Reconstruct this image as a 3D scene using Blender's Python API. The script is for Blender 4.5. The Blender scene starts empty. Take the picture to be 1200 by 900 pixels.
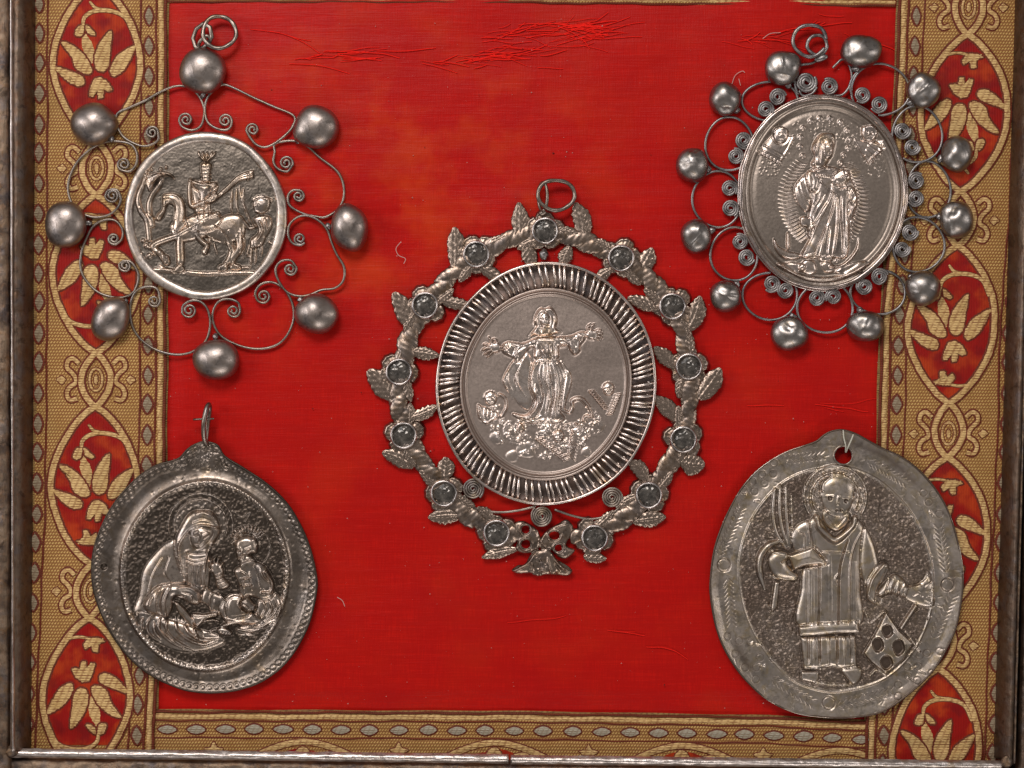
import bpy, math, random
import numpy as np
from math import pi, cos, sin, radians

random.seed(7)
rng = np.random.default_rng(11)
S = 0.00025            # metres per unit of the working grid (the frame is about 30 cm wide)
scene = bpy.context.scene
col = scene.collection

# ------------------------------------------------------------------ camera, light, exposure
cam_d = bpy.data.cameras.new('camera')
cam = bpy.data.objects.new('camera', cam_d)
col.objects.link(cam)
DIST = 2600.0
cam.location = (0, 0, (DIST + 5) * S)
cam_d.sensor_width = 36
cam_d.lens = 36 * DIST / 1200.0
cam_d.clip_start = 0.01
cam_d.clip_end = 20
scene.camera = cam

world = bpy.data.worlds.new('World')
scene.world = world
world.use_nodes = True
bg = world.node_tree.nodes['Background']
bg.inputs[0].default_value = (1.0, 0.97, 0.93, 1)
bg.inputs[1].default_value = 0.19

def area(name, loc, size, energy, color=(1, 1, 1), target=(0, 0, 0), size_y=None):
    d = bpy.data.lights.new(name, 'AREA')
    d.energy = energy
    d.color = color
    d.size = size
    if size_y:
        d.shape = 'RECTANGLE'
        d.size_y = size_y
    o = bpy.data.objects.new(name, d)
    col.objects.link(o)
    from mathutils import Vector
    o.location = loc
    o.rotation_euler = (Vector(target) - Vector(loc)).to_track_quat('-Z', 'Y').to_euler()
    return o

area('softbox_top', (-0.16, 0.46, 0.62), 0.36, 3.5, (1, 0.98, 0.955), size_y=0.22)
area('softbox_left', (-0.60, 0.12, 0.42), 0.26, 1.5, (0.98, 0.985, 1.0), size_y=0.30)
area('softbox_bottom', (0.10, -0.62, 0.40), 0.40, 1.15, (1, 0.97, 0.93), size_y=0.10)
area('softbox_right', (0.62, 0.05, 0.42), 0.12, 0.6, (1, 0.97, 0.93), size_y=0.35)

scene.view_settings.view_transform = 'Standard'
scene.view_settings.look = 'None'
scene.view_settings.exposure = 0.0
scene.view_settings.gamma = 1.0
scene.view_settings.use_curve_mapping = False
scene.render.engine = 'CYCLES'
scene.cycles.max_bounces = 6

# ------------------------------------------------------------------ node helpers
class N:
    def __init__(s, name):
        s.m = bpy.data.materials.new(name)
        s.m.use_nodes = True
        s.t = s.m.node_tree
        s.b = s.t.nodes['Principled BSDF']
        tc = s.t.nodes.new('ShaderNodeTexCoord')
        mp = s.t.nodes.new('ShaderNodeMapping')
        mp.inputs['Scale'].default_value = (1 / S, 1 / S, 1 / S)
        s.t.links.new(tc.outputs['Object'], mp.inputs[0])
        s.co = mp.outputs[0]
    def link(s, a, b): s.t.links.new(a, b)
    def set(s, sock, v):
        if isinstance(v, bpy.types.NodeSocket): s.link(v, sock)
        elif isinstance(v, (tuple, list)) and len(v) == 3 and sock.type == 'RGBA': sock.default_value = (*v, 1)
        else: sock.default_value = v
    def map(s, scale=(1, 1, 1), rot=(0, 0, 0), loc=(0, 0, 0), co=None):
        n = s.t.nodes.new('ShaderNodeMapping')
        n.inputs['Scale'].default_value = scale
        n.inputs['Rotation'].default_value = rot
        n.inputs['Location'].default_value = loc
        s.link(co or s.co, n.inputs[0])
        return n.outputs[0]
    def noise(s, period, detail=3, rough=0.55, co=None, dist=0):
        n = s.t.nodes.new('ShaderNodeTexNoise')
        n.inputs['Scale'].default_value = 1.0 / period
        n.inputs['Detail'].default_value = detail
        n.inputs['Roughness'].default_value = rough
        n.inputs['Distortion'].default_value = dist
        s.link(co or s.co, n.inputs['Vector'])
        return n.outputs[0]
    def voro(s, period, co=None, out='Distance'):
        n = s.t.nodes.new('ShaderNodeTexVoronoi')
        n.inputs['Scale'].default_value = 1.0 / period
        s.link(co or s.co, n.inputs['Vector'])
        return n.outputs[out]
    def wave(s, period, direction='Y', dist=0.0, dscale=1.0, co=None, prof='SIN'):
        n = s.t.nodes.new('ShaderNodeTexWave')
        n.bands_direction = direction
        n.wave_profile = prof
        n.inputs['Scale'].default_value = 0.314159 / period     # wave: 20 * scale rad per unit
        n.inputs['Distortion'].default_value = dist
        n.inputs['Detail'].default_value = 1.5
        n.inputs['Detail Scale'].default_value = dscale
        s.link(co or s.co, n.inputs['Vector'])
        return n.outputs['Fac']
    def ramp(s, fac, a, b, ca=(0, 0, 0), cb=(1, 1, 1)):
        n = s.t.nodes.new('ShaderNodeMapRange')
        n.interpolation_type = 'SMOOTHSTEP'
        n.inputs['From Min'].default_value = a
        n.inputs['From Max'].default_value = b
        s.link(fac, n.inputs['Value'])
        return n.outputs[0]
    def mix(s, fac, a, b, blend='MIX'):
        n = s.t.nodes.new('ShaderNodeMix')
        n.data_type = 'RGBA'
        n.blend_type = blend
        s.set(n.inputs['Factor'], fac)
        s.set(n.inputs['A'], a); s.set(n.inputs['B'], b)
        for i in n.inputs:
            if i.type == 'RGBA' and i.name == 'A': s.set(i, a)
            if i.type == 'RGBA' and i.name == 'B': s.set(i, b)
        return [o for o in n.outputs if o.type == 'RGBA'][0]
    def math(s, op, a, b=0.0, c=0.0):
        n = s.t.nodes.new('ShaderNodeMath')
        n.operation = op
        s.set(n.inputs[0], a); s.set(n.inputs[1], b); s.set(n.inputs[2], c)
        return n.outputs[0]
    def attr(s, name):
        n = s.t.nodes.new('ShaderNodeAttribute')
        n.attribute_name = name
        return n.outputs['Fac']
    def sep(s):
        n = s.t.nodes.new('ShaderNodeSeparateXYZ')
        s.link(s.co, n.inputs[0])
        return n.outputs
    def bump(s, h, dist, strength=1.0, normal=None):
        n = s.t.nodes.new('ShaderNodeBump')
        n.inputs['Distance'].default_value = dist * S
        n.inputs['Strength'].default_value = strength
        s.link(h, n.inputs['Height'])
        if normal: s.link(normal, n.inputs['Normal'])
        return n.outputs[0]

def silver(name, light, dark, stain, rough=0.3, amount=0.5, fine=0.12, relief=False, scale=1.0, ground=None):
    n = N(name)
    tint = lambda c_: (c_[0] * 1.05, c_[1] * .995, c_[2] * 1.02)
    light, dark, stain = tint(light), tint(dark), tint(stain)
    ground = tint(ground) if ground else None
    big = n.ramp(n.noise(38 * scale, 4, 0.6), 0.38, 0.66)
    mid = n.ramp(n.noise(9 * scale, 4, 0.65, dist=0.6), 0.42, 0.7)
    c = n.mix(n.math('MULTIPLY', big, amount), light, dark)
    c = n.mix(n.math('MULTIPLY', mid, 0.55), c, stain)
    c2 = n.mix(n.ramp(n.noise(24 * scale, 2, 0.5, co=n.map(loc=(91, 33, 5))), 0.5, 0.7), c, tuple(0.5 * (a + b) for a, b in zip(dark, (0.20, 0.22, 0.27))))
    c = n.mix(0.35, c, c2)
    # patchy sulphide tarnish with ragged edges, and yellowed spots
    tar = n.ramp(n.noise(17 * scale, 6, 0.68, co=n.map(loc=(7, 210, 3)), dist=0.8), 0.53, 0.64)
    c = n.mix(n.math('MULTIPLY', tar, 0.5), c, tuple(v * .42 for v in dark))
    yel = n.ramp(n.noise(21 * scale, 4, 0.6, co=n.map(loc=(301, 12, 8)), dist=0.5), 0.56, 0.68)
    c = n.mix(n.math('MULTIPLY', yel, 0.4), c, (stain[0] * 1.1, stain[1] * .98, stain[2] * .62))
    r = n.math('ADD', n.math('MULTIPLY', n.noise(3.2, 4, 0.7), 0.26), rough - 0.12)
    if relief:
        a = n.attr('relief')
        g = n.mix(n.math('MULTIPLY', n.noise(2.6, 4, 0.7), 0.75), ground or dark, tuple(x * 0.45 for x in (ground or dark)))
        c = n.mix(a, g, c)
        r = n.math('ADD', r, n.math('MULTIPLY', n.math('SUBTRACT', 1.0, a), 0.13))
    n.set(n.b.inputs['Base Color'], c)
    n.b.inputs['Metallic'].default_value = 1.0
    n.set(n.b.inputs['Roughness'], r)
    h = n.noise(1.6, 4, 0.75)
    scr = n.noise(1.1, 2, 0.6, co=n.map(scale=(1, 0.06, 1), rot=(0, 0, 0.6)))
    b1 = n.bump(h, fine * 1.3, 0.7)
    b2 = n.bump(scr, fine * 1.2, 0.7, b1)
    b3 = n.bump(n.noise(14 if relief else 11, 2, 0.4), fine * (2.0 if relief else 5), 0.7, b2)
    n.set(n.b.inputs['Normal'], b3)
    return n.m

M = {}
M['silver_rider'] = silver('tarnished_silver', (0.56, 0.46, 0.36), (0.24, 0.20, 0.165), (0.30, 0.22, 0.15), 0.29, relief=True, ground=(0.18, 0.155, 0.125))
M['silver_rider_rim'] = silver('worn_silver_rim', (0.66, 0.59, 0.51), (0.36, 0.30, 0.25), (0.38, 0.30, 0.21), 0.36)
M['bead_dark'] = silver('grey_silver_bead', (0.38, 0.335, 0.295), (0.20, 0.17, 0.15), (0.25, 0.20, 0.155), 0.37, fine=0.05)
M['bead_pitted'] = silver('pitted_dark_silver', (0.35, 0.33, 0.30), (0.15, 0.145, 0.15), (0.24, 0.195, 0.15), 0.34, fine=0.05, scale=0.9)
M['wire'] = silver('oxidised_silver_wire', (0.32, 0.275, 0.225), (0.15, 0.13, 0.11), (0.20, 0.155, 0.115), 0.38, fine=0.05)
M['wire_grey'] = silver('dull_grey_silver_wire', (0.29, 0.275, 0.26), (0.13, 0.13, 0.13), (0.19, 0.165, 0.14), 0.38, fine=0.05)
M['silver_oval'] = silver('polished_old_silver', (0.66, 0.57, 0.49), (0.37, 0.30, 0.25), (0.43, 0.33, 0.23), 0.27, fine=.07, relief=True, ground=(0.36, 0.305, 0.25))
M['silver_oval_rim'] = silver('polished_silver_rim', (0.60, 0.52, 0.46), (0.30, 0.25, 0.22), (0.36, 0.28, 0.21), 0.26, fine=.05)
M['silver_center'] = silver('rosy_old_silver', (0.76, 0.67, 0.585), (0.44, 0.365, 0.31), (0.50, 0.37, 0.26), 0.27, fine=.08, relief=True, ground=(0.50, 0.415, 0.35))
M['silver_wreath'] = silver('brown_toned_silver', (0.33, 0.265, 0.21), (0.14, 0.108, 0.085), (0.20, 0.13, 0.075), 0.33, fine=0.10, scale=0.8)
M['silver_coil'] = silver('bright_coiled_wire', (0.80, 0.71, 0.63), (0.52, 0.44, 0.38), (0.52, 0.41, 0.31), 0.27, fine=0.03)
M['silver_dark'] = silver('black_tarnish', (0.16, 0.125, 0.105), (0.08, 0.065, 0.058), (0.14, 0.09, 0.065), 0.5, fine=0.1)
M['silver_mother'] = silver('dark_brown_silver', (0.48, 0.41, 0.34), (0.22, 0.185, 0.15), (0.28, 0.21, 0.145), 0.29, fine=.08, relief=True, ground=(0.10, 0.08, 0.062))
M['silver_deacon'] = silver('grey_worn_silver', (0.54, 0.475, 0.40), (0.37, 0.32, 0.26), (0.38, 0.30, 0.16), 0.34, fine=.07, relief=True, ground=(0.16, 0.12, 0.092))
M['frame_metal'] = silver('worn_frame_silver', (0.72, 0.66, 0.60), (0.38, 0.33, 0.29), (0.36, 0.28, 0.21), 0.34, fine=0.2)
M['frame_rust'] = silver('rusty_frame_metal', (0.25, 0.185, 0.125), (0.07, 0.052, 0.042), (0.20, 0.115, 0.065), 0.48, amount=0.9, fine=0.5, scale=0.6)
M['frame_dark'] = silver('blackened_frame_metal', (0.19, 0.14, 0.10), (0.07, 0.047, 0.035), (0.14, 0.07, 0.04), 0.42, fine=0.3, scale=0.7)

def silk():
    n = N('red_silk')
    x = n.sep()
    slub = n.noise(5.0, 4, 0.6, co=n.map(scale=(0.05, 1, 1)))
    slub2 = n.noise(1.5, 2, 0.6, co=n.map(scale=(0.04, 1, 1)))
    warp = n.noise(1.3, 2, 0.5, co=n.map(scale=(1, 0.06, 1)))
    # orange patches, strongest towards the upper left of the cloth
    d = n.math('SQRT', n.math('ADD', n.math('POWER', n.math('MULTIPLY', n.math('ADD', x[0], 190), 1 / 330.0), 2.0), n.math('POWER', n.math('MULTIPLY', n.math('SUBTRACT', x[1], 250), 1 / 210.0), 2.0)))
    near = n.math('MULTIPLY', n.ramp(n.math('MULTIPLY', d, -1.0), -1.3, -0.2), 1.0)
    st = n.ramp(n.noise(75, 4, 0.55), 0.42, 0.68)
    st2 = n.ramp(n.noise(130, 3, 0.5, co=n.map(loc=(400, 77, 0))), 0.5, 0.75)
    f = n.math('MINIMUM', n.math('ADD', n.math('MULTIPLY', st, n.math('ADD', n.math('MULTIPLY', near, 0.5), 0.04)), n.math('MULTIPLY', st2, 0.14)), 1.0)
    c = n.mix(n.math('ADD', n.math('MULTIPLY', slub, 0.55), n.math('ADD', n.math('MULTIPLY', slub2, 0.7), n.math('MULTIPLY', warp, 0.7))), (0.70, 0.0105, 0.0045), (0.40, 0.0042, 0.0026))
    c = n.mix(f, c, (0.56, 0.05, 0.006))
    c = n.mix(n.math('MULTIPLY', n.ramp(n.noise(95, 5, 0.62, co=n.map(loc=(31, 900, 0))), 0.45, 0.66), 0.3), c, (0.33, 0.0035, 0.004))
    # loose slubs: short bright threads lying across
    sl = n.ramp(n.noise(4.0, 3, 0.7, co=n.map(scale=(0.045, 1, 1), loc=(5, 8, 0))), 0.64, 0.76)
    c = n.mix(n.math('MULTIPLY', sl, 0.16), c, (0.72, 0.03, 0.02))
    n.set(n.b.inputs['Base Color'], c)
    n.b.inputs['Roughness'].default_value = 0.42
    n.b.inputs['Specular IOR Level'].default_value = 0.12
    n.b.inputs['Sheen Weight'].default_value = 0.02
    n.b.inputs['Sheen Tint'].default_value = (1, 0.5, 0.45, 1)
    n.b.inputs['Sheen Roughness'].default_value = 0.35
    b = n.bump(slub2, 0.30, 0.8)
    b = n.bump(warp, 0.26, 0.8, b)
    b = n.bump(slub, 0.35, 0.7, b)
    b = n.bump(n.noise(28, 4, 0.55, co=n.map(scale=(0.5, 1, 1))), 1.6, 0.6, b)
    n.set(n.b.inputs['Normal'], b)
    return n.m
M['silk'] = silk()

def thread(name, light, dark, gap, period, kind, fade=0.35, rough=0.55, sheen=0.0):
    """woven thread: kind 'twill' (diagonal weave), 'stitch' (weft lines across), 'cross'."""
    n = N(name)
    if kind == 'twill':
        w1 = n.wave(period, 'X', 1.2, 0.4, n.map(rot=(0, 0, radians(34))))
        w2 = n.wave(period * 1.25, 'Y', 1.0, 0.4)
        w = n.math('MULTIPLY', n.ramp(w1, 0.12, 0.6), n.ramp(w2, 0.05, 0.55))
    elif kind == 'stitch':
        w1 = n.wave(period, 'Y', 3.2, 0.22)
        w2 = n.wave(period * 2.3, 'X', 2.0, 0.2, n.map(rot=(0, 0, radians(24))))
        brk = n.ramp(n.noise(5.5, 3, 0.7, co=n.map(scale=(.55, 1.3, 1))), 0.40, 0.56)      # gaps open only here and there
        w = n.math('MAXIMUM', n.math('MULTIPLY', n.ramp(w1, 0.08, 0.42), n.math('ADD', 0.45, n.math('MULTIPLY', n.ramp(w2, 0.05, 0.45), 0.55))), n.math('MULTIPLY', brk, 0.62))
    else:
        w1 = n.wave(period, 'X', 1.2, 0.3)
        w2 = n.wave(period * 1.3, 'Y', 1.2, 0.3)
        w = n.math('ADD', n.math('MULTIPLY', w1, 0.5), n.math('MULTIPLY', w2, 0.5))
    c = n.mix(n.ramp(n.noise(16, 4, 0.6), 0.35, 0.7), light, dark)
    c = n.mix(n.math('MULTIPLY', n.noise(2.5, 3, 0.7), 0.35), c, tuple(0.55 * v for v in light))
    c = n.mix(w, gap, c)
    # handling wear and old dirt in patches
    c = n.mix(n.math('MULTIPLY', n.ramp(n.noise(60, 4, 0.6, co=n.map(loc=(9, 77, 3))), 0.45, 0.75), fade), c, tuple(v * 0.55 for v in dark))
    n.set(n.b.inputs['Base Color'], c)
    n.b.inputs['Roughness'].default_value = rough
    n.b.inputs['Specular IOR Level'].default_value = 0.2
    b = n.bump(w, 0.7, 0.8)
    b = n.bump(n.noise(1.4, 3, 0.7), 0.4, 0.6, b)
    n.set(n.b.inputs['Normal'], b)
    return n.m
M['field'] = thread('gold_twill_weave', (0.66, 0.41, 0.14), (0.53, 0.305, 0.09), (0.25, 0.095, 0.028), 2.9, 'twill')
M['gold'] = thread('pale_gold_thread', (0.76, 0.50, 0.215), (0.62, 0.385, 0.145), (0.22, 0.075, 0.025), 3.0, 'stitch')
M['grey_gold'] = thread('faded_silver_thread', (0.36, 0.28, 0.185), (0.27, 0.20, 0.125), (0.15, 0.08, 0.045), 2.8, 'stitch')
M['brown'] = thread('red_brown_thread', (0.22, 0.036, 0.013), (0.16, 0.026, 0.010), (0.09, 0.018, 0.008), 2.2, 'cross')
M['edge'] = thread('dull_gold_edge_thread', (0.34, 0.205, 0.065), (0.25, 0.13, 0.042), (0.11, 0.04, 0.016), 2.6, 'stitch')
M['shaded_selvedge'] = thread('selvedge_with_painted_shade', (0.14, 0.055, 0.025), (0.09, 0.032, 0.016), (0.04, 0.014, 0.008), 2.4, 'cross', rough=0.7)  # dark selvedge weave with the shade beside the frame painted into its brown

def panel():
    n = N('red_orange_panel_weave')
    st = n.noise(6, 3, 0.6, co=n.map(scale=(1, 0.12, 1)))
    c = n.mix(n.ramp(n.noise(32, 3, 0.5), 0.44, 0.64), (0.34, 0.007, 0.004), (0.54, 0.055, 0.008))
    c = n.mix(n.math('MULTIPLY', n.ramp(n.noise(26, 3, 0.5, co=n.map(loc=(50, 50, 50))), 0.50, 0.66), 0.75), c, (0.20, 0.006, 0.008))
    c = n.mix(n.math('MULTIPLY', st, 0.6), c, (0.15, 0.005, 0.004))
    w = n.wave(1.9, 'X', 1.2, 0.3)
    c = n.mix(n.math('MULTIPLY', w, 0.25), c, (0.14, 0.005, 0.005))
    n.set(n.b.inputs['Base Color'], c)
    n.b.inputs['Roughness'].default_value = 0.5
    n.b.inputs['Specular IOR Level'].default_value = 0.12
    n.set(n.b.inputs['Normal'], n.bump(w, 0.35, 0.7))
    return n.m
M['panel'] = panel()

def plain(name, colr, rough=0.6, metal=0.0, **kw):
    n = N(name)
    c = n.mix(n.noise(3, 3, 0.6), colr, tuple(v * 0.7 for v in colr))
    n.set(n.b.inputs['Base Color'], c)
    n.b.inputs['Roughness'].default_value = rough
    n.b.inputs['Metallic'].default_value = metal
    for k, v in kw.items(): n.b.inputs[k.replace('_', ' ')].default_value = v
    return n.m
M['string'] = plain('off_white_string', (0.62, 0.58, 0.48), 0.7)
M['dust'] = plain('pale_dust', (0.62, 0.45, 0.40), 0.8)
M['fray'] = plain('frayed_red_silk', (0.95, 0.022, 0.014), 0.6, Specular_IOR_Level=0.05, Subsurface_Weight=0.0)
M['dark_lint'] = plain('dark_crumbs', (0.05, 0.02, 0.015), 0.7)
M['board'] = plain('dark_backing', (0.05, 0.03, 0.02), 0.8)

def stone():
    n = N('clouded_paste_stone')
    v = n.voro(5.5, out='Color')
    c = n.mix(n.ramp(n.noise(6, 4, 0.7), 0.35, 0.7), (0.05, 0.043, 0.038), (0.17, 0.145, 0.125))
    
    n.set(n.b.inputs['Base Color'], c)
    n.b.inputs['Roughness'].default_value = 0.2
    n.b.inputs['Metallic'].default_value = 0.4
    n.b.inputs['Coat Weight'].default_value = 0.15
    n.set(n.b.inputs['Normal'], n.bump(n.voro(4.0), 1.4, 0.8))
    return n.m
M['stone'] = stone()

# ------------------------------------------------------------------ mesh helpers (grid units: x right, y DOWN, z up)
def empty(name, label, cat, cx, cy, group=None, z=0):
    o = bpy.data.objects.new(name, None)
    o.empty_display_size = 0.01
    col.objects.link(o)
    o.location = ((cx - 600) * S, (450 - cy) * S, z * S)
    o['label'] = label; o['category'] = cat
    if group: o['group'] = group
    o['_c'] = (float(cx), float(cy))
    return o

def mesh(name, V, F, mats, mat_idx=None, c=(0, 0), smooth=True, attr=None):
    V = np.asarray(V, dtype=np.float64)
    P = np.empty((len(V), 3), dtype=np.float32)
    P[:, 0] = (V[:, 0] - c[0]) * S
    P[:, 1] = -(V[:, 1] - c[1]) * S
    P[:, 2] = V[:, 2] * S
    me = bpy.data.meshes.new(name)
    if isinstance(F, np.ndarray):
        k = F.shape[1]
        F = F[:, ::-1]                       # y is flipped: keep normals outward
        me.vertices.add(len(P)); me.vertices.foreach_set('co', P.ravel())
        me.loops.add(F.size); me.loops.foreach_set('vertex_index', F.astype(np.int32).ravel())
        me.polygons.add(len(F))
        me.polygons.foreach_set('loop_start', np.arange(0, F.size, k, dtype=np.int32))
        me.polygons.foreach_set('loop_total', np.full(len(F), k, dtype=np.int32))
    else:
        me.from_pydata(P.tolist(), [], [tuple(reversed(f)) for f in F])
    for m in (mats if isinstance(mats, (list, tuple)) else [mats]): me.materials.append(m)
    if mat_idx is not None: me.polygons.foreach_set('material_index', np.asarray(mat_idx, dtype=np.int32))
    me.polygons.foreach_set('use_smooth', np.full(len(me.polygons), smooth))
    if attr is not None:
        a = me.attributes.new('relief', 'FLOAT', 'POINT')
        a.data.foreach_set('value', np.asarray(attr, dtype=np.float32))
    me.update(calc_edges=True)
    me.validate()
    return me

def part(name, me, parent, x=None, y=None, z=0.0, rot=0.0, sc=(1, 1, 1), label=None):
    o = bpy.data.objects.new(name, me)
    col.objects.link(o)
    o.parent = parent
    if x is not None:
        c = parent['_c']
        o.location = ((x - c[0]) * S, -(y - c[1]) * S, z * S)
        o.rotation_euler = (0, 0, rot)
        o.scale = sc
        o['_c'] = (0.0, 0.0)
    else:
        o['_c'] = tuple(parent['_c'])
    if label: o['label'] = label
    return o

def solid(name, V, F, mats, parent, mat_idx=None, smooth=True, attr=None, label=None):
    return part(name, mesh(name, V, F, mats, mat_idx, tuple(parent['_c']), smooth, attr), parent, label=label)

def join(chunks):
    Vs, Fs, n = [], [], 0
    for V, F in chunks:
        Vs.append(V); Fs.append(np.asarray(F) + n); n += len(V)
    return np.vstack(Vs), np.vstack(Fs)

def grid_faces(nu, nv, wrap_u=False, wrap_v=False):
    iu = np.arange(nu if wrap_u else nu - 1); iv = np.arange(nv if wrap_v else nv - 1)
    U, Vv = np.meshgrid(iu, iv, indexing='ij')
    U2, V2 = (U + 1) % nu, (Vv + 1) % nv
    return np.stack([(U * nv + Vv).ravel(), (U * nv + V2).ravel(), (U2 * nv + V2).ravel(), (U2 * nv + Vv).ravel()], 1)

def spline(pts, n=8, closed=False):
    P = np.asarray(pts, dtype=float)
    if len(P) < 3 and not closed:
        t = np.linspace(0, 1, n + 1)[:, None]
        return P[0] * (1 - t) + P[-1] * t
    if closed: Q = np.vstack([P[-1], P, P[0], P[1]])
    else: Q = np.vstack([2 * P[0] - P[1], P, 2 * P[-1] - P[-2]])
    out = []
    t = np.linspace(0, 1, n, endpoint=False)[:, None]
    for i in range(1, len(Q) - 2):
        a, b, c, d = Q[i - 1], Q[i], Q[i + 1], Q[i + 2]
        out.append(0.5 * ((2 * b) + (c - a) * t + (2 * a - 5 * b + 4 * c - d) * t ** 2 + (3 * b - a - 3 * c + d) * t ** 3))
    out = np.vstack(out)
    if not closed: out = np.vstack([out, P[-1]])
    return out

def resample(P, step, closed=False):
    if closed: P = np.vstack([P, P[:1]])
    d = np.r_[0, np.cumsum(np.linalg.norm(np.diff(P, axis=0), axis=1))]
    n = max(3, int(round(d[-1] / step)))
    t = np.linspace(0, d[-1], n + 1)
    Q = np.stack([np.interp(t, d, P[:, k]) for k in range(P.shape[1])], 1)
    return Q[:-1] if closed else Q

def tube(path, r, sides=8, closed=False, flat=1.0, ridge=None):
    """path n x 3; r scalar or per-ring array; ridge(i, angle) -> factor."""
    P = np.asarray(path, float); n = len(P)
    T = np.roll(P, -1, 0) - np.roll(P, 1, 0)
    if not closed: T[0] = P[1] - P[0]; T[-1] = P[-1] - P[-2]
    T /= np.maximum(np.linalg.norm(T, axis=1), 1e-9)[:, None]
    up = np.array([0, 0, 1.0])
    if abs(T[0] @ up) > 0.95: up = np.array([1.0, 0, 0])
    U = np.empty_like(T)
    u = up
    for i in range(n):
        u = u - (u @ T[i]) * T[i]
        u /= max(np.linalg.norm(u), 1e-9)
        U[i] = u
    Sd = np.cross(T, U)
    r = np.broadcast_to(np.asarray(r, float), (n,))
    a = np.linspace(0, 2 * pi, sides, endpoint=False)
    R = r[:, None] * np.ones(sides)
    if ridge is not None: R = R * ridge(np.arange(n)[:, None], a[None, :])
    V = P[:, None, :] + (R * np.cos(a))[:, :, None] * Sd[:, None, :] + (R * np.sin(a) * flat)[:, :, None] * U[:, None, :]
    V = V.reshape(-1, 3)
    F = grid_faces(n, sides, closed, True)
    if not closed:
        m = len(V)
        V = np.vstack([V, P[0] - T[0] * r[0] * 0.3, P[-1] + T[-1] * r[-1] * 0.3])
        ex = []
        for k in range(0, sides):
            k2 = (k + 1) % sides
            ex.append([m, k2, k, m]); ex.append([m + 1, (n - 1) * sides + k, (n - 1) * sides + k2, m + 1])
        # triangles written as quads with a doubled corner are invalid: keep them apart
        return V, F, np.array([e[:3] for e in ex])
    return V, F, None

def tube_obj(name, path, r, mat, parent, sides=8, closed=False, flat=1.0, ridge=None, label=None):
    V, F, C = tube(path, r, sides, closed, flat, ridge)
    fs = [tuple(f) for f in F.tolist()] + ([tuple(f) for f in C.tolist()] if C is not None else [])
    return solid(name, V, fs, mat, parent, label=label)

def beaded(step_amp=0.16):
    return lambda i, a: 1 + step_amp * np.cos(i * pi + 0 * a) 

def z3(P, z):
    P = np.asarray(P, float)
    return np.column_stack([P[:, 0], P[:, 1], np.broadcast_to(z, (len(P),))])

# ------------------------------------------------------------------ relief carving on a height image
def vn(shape, cell, seed):
    """value noise, bilinear"""
    r = np.random.default_rng(seed)
    h, w = shape
    gh, gw = int(h / cell) + 3, int(w / cell) + 3
    g = r.random((gh, gw))
    y = np.arange(h) / cell; x = np.arange(w) / cell
    iy, ix = y.astype(int), x.astype(int)
    fy, fx = (y - iy)[:, None], (x - ix)[None, :]
    fy = fy * fy * (3 - 2 * fy); fx = fx * fx * (3 - 2 * fx)
    a = g[iy][:, ix]; b = g[iy][:, ix + 1]; c = g[iy + 1][:, ix]; d = g[iy + 1][:, ix + 1]
    return (a * (1 - fx) + b * fx) * (1 - fy) + (c * (1 - fx) + d * fx) * fy

def blur(A, s):
    k = max(1, int(s * 3)); w = np.exp(-np.arange(-k, k + 1) ** 2 / (2 * s * s)); w /= w.sum()
    B = np.pad(A, k, mode='edge')
    B = sum(w[i] * B[i:i + A.shape[0], :] for i in range(2 * k + 1))
    return sum(w[i] * B[:, i:i + A.shape[1]] for i in range(2 * k + 1))

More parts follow.
